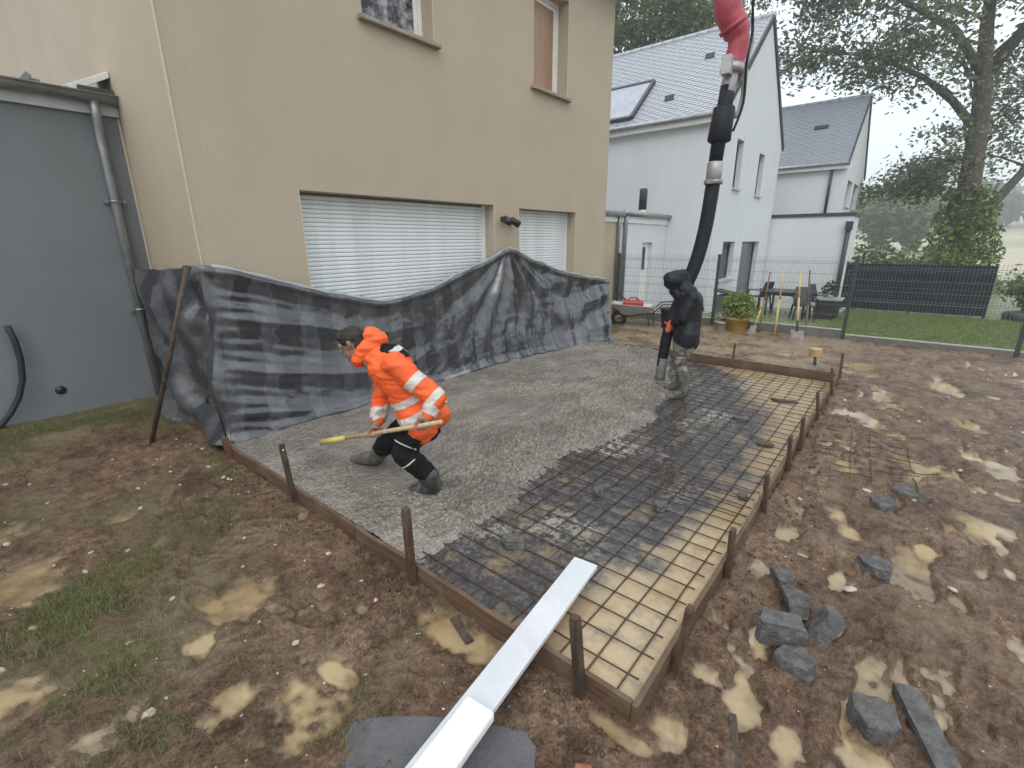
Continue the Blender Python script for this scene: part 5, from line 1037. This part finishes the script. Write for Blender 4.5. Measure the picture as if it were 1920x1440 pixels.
strip('reflective_band', ja, wo, lambda p, n: .30 < fL(p)[0] < .62 and fL(p)[1] < .09, refl, cuts=((elL, haL, .30), (elL, haL, .62)))
strip('reflective_band', ja, wo, lambda p, n: .90 < aL(p)[0] < 1.05 and aL(p)[1] < .11 and fL(p)[0] < .3, refl, cuts=((shL, elL, .90), (shL, elL, 1.05)))
strip('reflective_band', ja, wo, lambda p, n: .35 < fR(p)[0] < .62 and fR(p)[1] < .085, refl, cuts=((elR, haR, .35), (elR, haR, .62)))
yk = (shL+shR)/2+Vector((.015, -.02, .07)); LA = LT*.5
strip('collar_panel', ja, wo, lambda p, n: (p-yk).length < .115 and n.z > .2, navy, .003)
strip('neck_strip', ja, wo, lambda p, n: abs((p-yk).dot(LT)+.0) < .095 and -.062 < (p-yk).dot(FW) < -.022 and n.z > .2, refl, .008, cuts=((yk, yk+FW, -.062), (yk, yk+FW, -.022), (yk, yk+LT, -.095), (yk, yk+LT, .095)))
back = nk+Vector((.02, -.05, .04))
hood = [(back+Vector((.02, -.01, .03)), .060, back+LT*.085+Vector((.0, .06, -.03)), .050), (back+Vector((.02, -.01, .03)), .060, back-LT*.085+Vector((.01, .06, -.03)), .050), (back+LT*.085+Vector((0, .06, -.03)), .048, back+LT*.09+FW*.11+Vector((0, .0, -.12)), .042), (back-LT*.085+Vector((.01, .06, -.03)), .048, back-LT*.07+FW*.11+Vector((0, 0, -.12)), .042), (back+Vector((.0, .02, .06)), .055, back+FW*.03+LT*.02+Vector((0, 0, .075)), .050), (back+LT*.05+FW*.13+Vector((0, 0, -.14)), .04, back-LT*.05+FW*.13+Vector((0, 0, -.14)), .04)]
place('hood', caps_mesh(hood, .008, 4, wr=.010, wseed=5, wscale=.06), orange, wo)
tr_ = [(pel+Vector((0, 0, -.02)), .145, pel+Vector((0, 0, -.06)), .15), (hpL, .112, knL, .084), (knL, .084, anL+Vector((-.01, .01, .04)), .066), (hpR, .112, knR, .084), (knR, .082, anR+Vector((0, -.03, .05)), .068)]
to_ = place('trousers', caps_mesh(tr_, .009, 5, wr=.013, wseed=7), navy, wo)
kL = axis_t(hpL, knL); kl2 = axis_t(knL, anL)
strip('knee_piping', to_, wo, lambda p, n: .70 < kL(p)[0] < .735 and kL(p)[1] < .125 and n.dot(LT) > .45, refl, cuts=((hpL, knL, .70), (hpL, knL, .735))); strip('knee_piping', to_, wo, lambda p, n: .22 < kl2(p)[0] < .255 and kl2(p)[1] < .12 and n.dot(LT) > .45, refl, cuts=((knL, anL, .22), (knL, anL, .255)))
zL = conc_h(2.13, 2.58); zR = conc_h(2.13, 3.42)
place('boot', caps_mesh(boot((2.145, 2.575, zL+.035), (2.055, 2.70, zL+.030), anL+Vector((-.012, .012, .045)), .080, .054), .008, 4), rubberd, wo)
place('boot', caps_mesh(boot((2.165, 3.34, zR+.035), (2.08, 3.56, zR+.03), anR+Vector((0, -.03, .05)), .080, .052), .008, 4), rubber, wo)
shv = empty('shovel', tuple((s0+s1)/2), 'shovel with wooden shaft and yellow lower end held by the orange worker', 'shovel')
part('shaft', MB().tube([s0+(s1-s0)*.06, s0+(s1-s0)*.80], .0165, 12), ash, shv); part('grip', MB().tube([s0+(s1-s0)*.78, s1], [.022, .026], 12), yel, shv)
bl = s1; sd_ = sax.cross(Vector((0, 0, 1))).normalized(); upv = sd_.cross(sax)
h_ = MB(); h_.poly([bl+sd_*a+sax*k+upv*(-.03*(1-abs(a)/.11)) for a, k in ((-.028, 0), (-.11, .05), (-.115, .2), (-.06, .28), (0, .30), (.06, .28), (.115, .2), (.11, .05), (.028, 0))], upv*-.005); part('blade', h_, bladem, shv)

# --- worker in black at the hose
wk = empty('person', (5.95, 2.1, .1), 'worker in black hooded rain jacket guiding the concrete hose', 'person')
camo = pmat('grey_trousers', (.055, .050, .045), (.26, .245, .225), 11, .8, bump=.4, bscale=40); rainj = pmat('black_rain_jacket', (.006, .008, .011), (.012, .015, .020), 6, .42, .65, spec=.3, bump=.3, bscale=30)
D = lambda x, y, z: Vector((x, y, z)); face2 = Vector((-.52, .80, -.30)).normalized(); hr2 = face2.to_track_quat('Y', 'Z').to_matrix(); hd2 = D(5.89, 2.25, 1.50); FW2 = Vector((-.45, .89, 0)).normalized(); LT2 = Vector((-FW2.y, FW2.x, 0))
pl2 = D(5.93, 2.06, .86); ws2 = D(5.93, 2.05, 1.03); ch2 = D(5.94, 2.06, 1.26); nk2 = D(5.92, 2.14, 1.40); sL2 = ch2+LT2*.19+D(0, 0, .07); sR2 = ch2-LT2*.19+D(0, 0, .08); eL2 = D(5.70, 2.05, 1.10); hL2 = D(5.86, 2.25, .97); eR2 = D(6.16, 2.02, 1.16); hR2 = D(6.10, 2.26, 1.16)
khL, khR = pl2+LT2*.10+D(0, 0, -.04), pl2-LT2*.10+D(0, 0, -.04); kL2, aL2 = D(5.83, 2.08, .50), D(5.875, 2.02, .22); kR2, aR2 = D(6.02, 2.16, .50), D(6.10, 2.14, .22)
h0 = D(5.965, 2.36, .27); h1_ = D(5.97, 2.35, .52); h2_ = D(5.99, 2.30, .95); h3_ = D(6.10, 2.20, 1.38); haxis = (h2_-h1_).normalized(); c1 = h1_+(h2_-h1_)*.95; c2 = h2_+(h3_-h2_)*.55
def H2(x, y, z): return hd2+hr2 @ Vector((x, y, z))
b2c = [(pl2, .13, ws2, .12), (ws2, .12, ch2, .145), (ch2, .13, nk2-D(0, 0, .05), .09), (nk2-D(0, 0, .05), .06, hd2-D(0, 0, .05), .055), (hd2+D(0, 0, .015), (.074, .094, .102), hr2), (H2(0, .035, -.045), (.056, .062, .068), hr2), (H2(0, .09, .018), .011, H2(0, .112, -.022), .0125), (H2(0, .075, -.088), .022, H2(0, .07, -.086), .02), (H2(-.03, .082, .03), .014, H2(.03, .082, .03), .014), (H2(-.012, .093, -.056), .008, H2(.012, .093, -.056), .008),
  (sL2, .06, eL2, .045), (eL2, .042, c1+(eL2-c1)*.45, .032), (sR2, .06, eR2, .045), (eR2, .042, c2+(eR2-c2)*.6, .032), (khL, .088, kL2, .058), (kL2, .056, aL2, .04), (khR, .088, kR2, .058), (kR2, .056, aR2, .04)]
b2o = place('body', caps_mesh(b2c, .0075, 4), skin, wk)
for s in (-1, 1): part('eye', MB().lathe(H2(s*.03, .078, .022), [(.001, -.010), (.009, -.005), (.011, 0), (.009, .005), (.001, .010)], 10), pmat('eye_white', (.5, .48, .46)), b2o)
hx = (h3_-h2_).normalized()
gl_ = pmat('orange_glove', (.70, .13, .06), (.80, .2, .1), 9, .6)
gq = [(c1+D(-.075, -.05, .055), .045, c1+D(-.085, -.02, -.03), .042)]+hand_caps(c1, haxis, eL2-c1, .062, c1+(eL2-c1).normalized()*.14)
place('glove', caps_mesh(gq, .007, 4), gl_, wk)
place('glove', caps_mesh(hand_caps(c2, hx, eR2-c2, .062, c2+(eR2-c2).normalized()*.14), .007, 4), gl_, wk)
jk2 = [(pl2+D(0, 0, -.03), .160, ws2, .150), (ws2, .150, ch2, .158), (ch2, .155, nk2-D(0, .03, .06), .10), (sL2, .082, ch2, .14), (sR2, .082, ch2, .14), (sL2, .078, eL2, .066), (eL2, .064, c1+(eL2-c1)*.42, .050), (sR2, .080, eR2, .068), (eR2, .066, c2+(eR2-c2)*.5, .052), (pl2+D(0, 0, -.02), .15, pl2+D(.0, -.02, -.08), .15), (khL+D(0, 0, .04), .128, khR+D(0, 0, .04), .128), (ws2, .148, khL+D(0, 0, .02), .13), (ws2, .148, khR+D(0, 0, .02), .13), (khL+D(0, 0, -.01), .130, khR+D(0, 0, -.01), .130)]
jo2 = place('jacket', caps_mesh(jk2, .009, 5, wr=.007, wseed=23, wscale=.16), rainj, wk)
sp2 = ch2+D(.09, -.10, .15)
place('hood', caps_mesh([(H2(0, -.02, .015), (.102, .125, .132), hr2), (H2(0, .035, .03), (.098, .098, .112), hr2), (H2(0, -.06, -.06), .092, nk2+D(.02, -.05, -.03), .105), (H2(0, -.10, .06), .07, H2(0, -.13, -.02), .06), (H2(0, .03, -.10), .06, nk2+D(-.03, .05, -.05), .07)], .008, 5, wr=.008, wseed=29, wscale=.07), rainj, wk)
t2 = [(pl2+D(0, 0, -.06), .15, pl2+D(0, 0, -.1), .15), (khL, .108, kL2, .082), (kL2, .082, aL2+D(0, 0, .13), .072), (khR, .106, kR2, .082), (kR2, .082, aR2+D(0, 0, .13), .072)]
to2 = place('trousers', caps_mesh(t2, .009, 5, wr=.012, wseed=31), camo, wk)
part('tool_pouch', MB().box((-.05, -.022, -.07), (.05, .022, .07), M=Matrix.Translation((5.80, 1.955, .73)) @ Matrix.Rotation(math.atan2(-.64, -.77)+math.pi/2, 4, 'Z')), pmat('pouch_grey', (.17, .165, .16), bump=.3), wk, bevel=.015)
zL2 = .03; zR2 = .05
place('boot', caps_mesh(boot((5.885, 2.00, zL2+.035), (5.76, 2.16, zL2+.02), aL2+D(-.01, .01, .16), .080, .050), .009, 5), rubber, wk)
place('boot', caps_mesh(boot((6.11, 2.12, zR2+.04), (6.02, 2.30, zR2+.03), aR2+D(0, 0, .16), .078, .050), .009, 5), rubber, wk)

# ------------------------------------------------------------------ concrete pump boom and hose
hosem = pmat('hose_rubber', (.008, .010, .016), (.013, .016, .024), 9, .6, spec=.3, bump=.2, bscale=50); redp = pmat('boom_red', (.33, .040, .062), (.40, .060, .085), 4, .4, bump=.05, dirt=(.42, .10, .11), dscale=5); steelp = pmat('clamp_steel', (.34, .34, .35), (.44, .44, .45), 7, .45, metal=.5)
bm_o = empty('concrete_pump_boom', (6.0, 2.3, .25), 'red concrete pump boom end with black delivery hose hanging down to the terrace', 'pump boom')
hp = [h0, h1_, h2_, h3_, D(6.17, 2.11, 1.74), D(6.21, 2.06, 2.1), D(6.23, 2.04, 2.40), D(6.24, 2.03, 2.68)]
def spl(P, k=6):
    o = []
    for i in range(len(P)-1):
        p0, p1, p2, p3 = P[max(i-1, 0)], P[i], P[i+1], P[min(i+2, len(P)-1)]
        for j in range(k): u = j/k; o.append(.5*((2*p1)+(p2-p0)*u+(2*p0-5*p1+4*p2-p3)*u*u+(3*p1-p0-3*p2+p3)*u**3))
    return o+[P[-1]]
hq = spl(hp); part('hose', MB().tube(hq, [.060+.022*min(1, i/22) for i in range(len(hq))], 18), hosem, bm_o)
part('hose_end', MB().tube([h0+D(-.005, .005, -.06), h0, h0+(h1_-h0)*.95], [.064, .065, .066], 18), pmat('hose_mud', (.13, .125, .12), (.19, .18, .17), 9, .6), bm_o)
T_ = [D(6.24, 2.03, 2.66), D(6.245, 2.025, 2.90), D(6.25, 2.02, 3.08), D(6.25, 2.01, 3.10), D(6.26, 2.0, 3.46), D(6.265, 1.995, 3.48), D(6.27, 1.99, 3.66)]
part('clamp', MB().tube([T_[0]+D(0, 0, -.03), T_[0]+D(0, 0, .02)], .105, 18).box(T_[0]+D(-.13, -.03, -.03), T_[0]+D(-.09, .03, .02)), bladem, bm_o)
part('coupling', MB().tube([T_[0]+D(0, 0, .02), T_[0]+D(0, 0, .04), T_[0]+D(0, 0, .20), T_[0]+D(0, 0, .22)], [.075, .088, .088, .075], 18), steelp, bm_o)
part('hose_upper', MB().tube([T_[0]+D(0, 0, .2), T_[2], T_[4], T_[6]], [.076, .080, .082, .080], 16), hosem, bm_o)
part('hose_sleeve', MB().tube([T_[2], T_[2]+D(0, 0, .02), T_[2]+(T_[4]-T_[2])*.5, T_[4]-D(0, 0, .02), T_[4]], [.10, .130, .122, .118, .09], 16), hosem, bm_o)
part('coupling', MB().tube([D(6.268, 1.992, 3.58), D(6.27, 1.99, 3.60), D(6.285, 1.975, 3.79), D(6.285, 1.975, 3.81)], [.07, .082, .082, .07], 16), steelp, bm_o)
part('clamp', MB().tube([D(6.285, 1.975, 3.79), D(6.29, 1.97, 3.87)], .125, 16).box((6.08, 1.93, 3.74), (6.20, 2.03, 3.92)).box((6.38, 1.86, 3.72), (6.52, 1.99, 3.86)), steelp, bm_o)
el = [D(6.29, 1.97, 3.86), D(6.31, 1.95, 3.98), D(6.31, 1.94, 4.10), D(6.27, 1.99, 4.24), D(6.22, 2.05, 4.36), D(6.205, 2.07, 4.50), D(6.22, 2.06, 4.72), D(6.24, 2.05, 5.1), D(6.28, 2.05, 5.8), D(6.35, 2.05, 6.8)]
part('elbow_pipe', MB().tube(spl(el, 4), [.11]*10+[.138]*6+[.145]*5+[.12]*16, 18), redp, bm_o)
part('flange', MB().tube([D(6.205, 2.07, 4.50), D(6.21, 2.07, 4.56)], .160, 18).tube([D(6.27, 1.99, 4.22), D(6.25, 2.01, 4.26)], .152, 18), redp, bm_o)
part('chain', MB().tube(spl([D(6.42, 1.86, 4.35), D(6.45, 1.84, 4.1), D(6.40, 1.87, 3.8), D(6.42, 1.87, 3.55), D(6.38, 1.9, 3.35), D(6.34, 1.93, 3.45)], 5), .018, 7), bladem, bm_o)
part('cable', MB().tube(spl([D(6.30, 1.90, 5.2), D(6.36, 1.86, 4.8), D(6.36, 1.86, 4.5), D(6.42, 1.84, 4.2), D(6.38, 1.85, 3.9), D(6.40, 1.84, 3.5), D(6.34, 1.9, 3.2)], 5), .014, 7), hosem, bm_o)

# ------------------------------------------------------------------ damp air
hz_, t, b = nodes('haze'); t.nodes.remove(b); pv = N(t, 'VolumePrincipled'); pv.inputs['Color'].default_value = (.86, .93, .97, 1); pv.inputs['Density'].default_value = .0022; pv.inputs['Anisotropy'].default_value = .2
t.links.new(pv.outputs[0], t.nodes['Material Output'].inputs['Volume'])
solo('haze', MB().box((-720, -720, -3), (720, 720, 50)), hz_, kind='stuff')
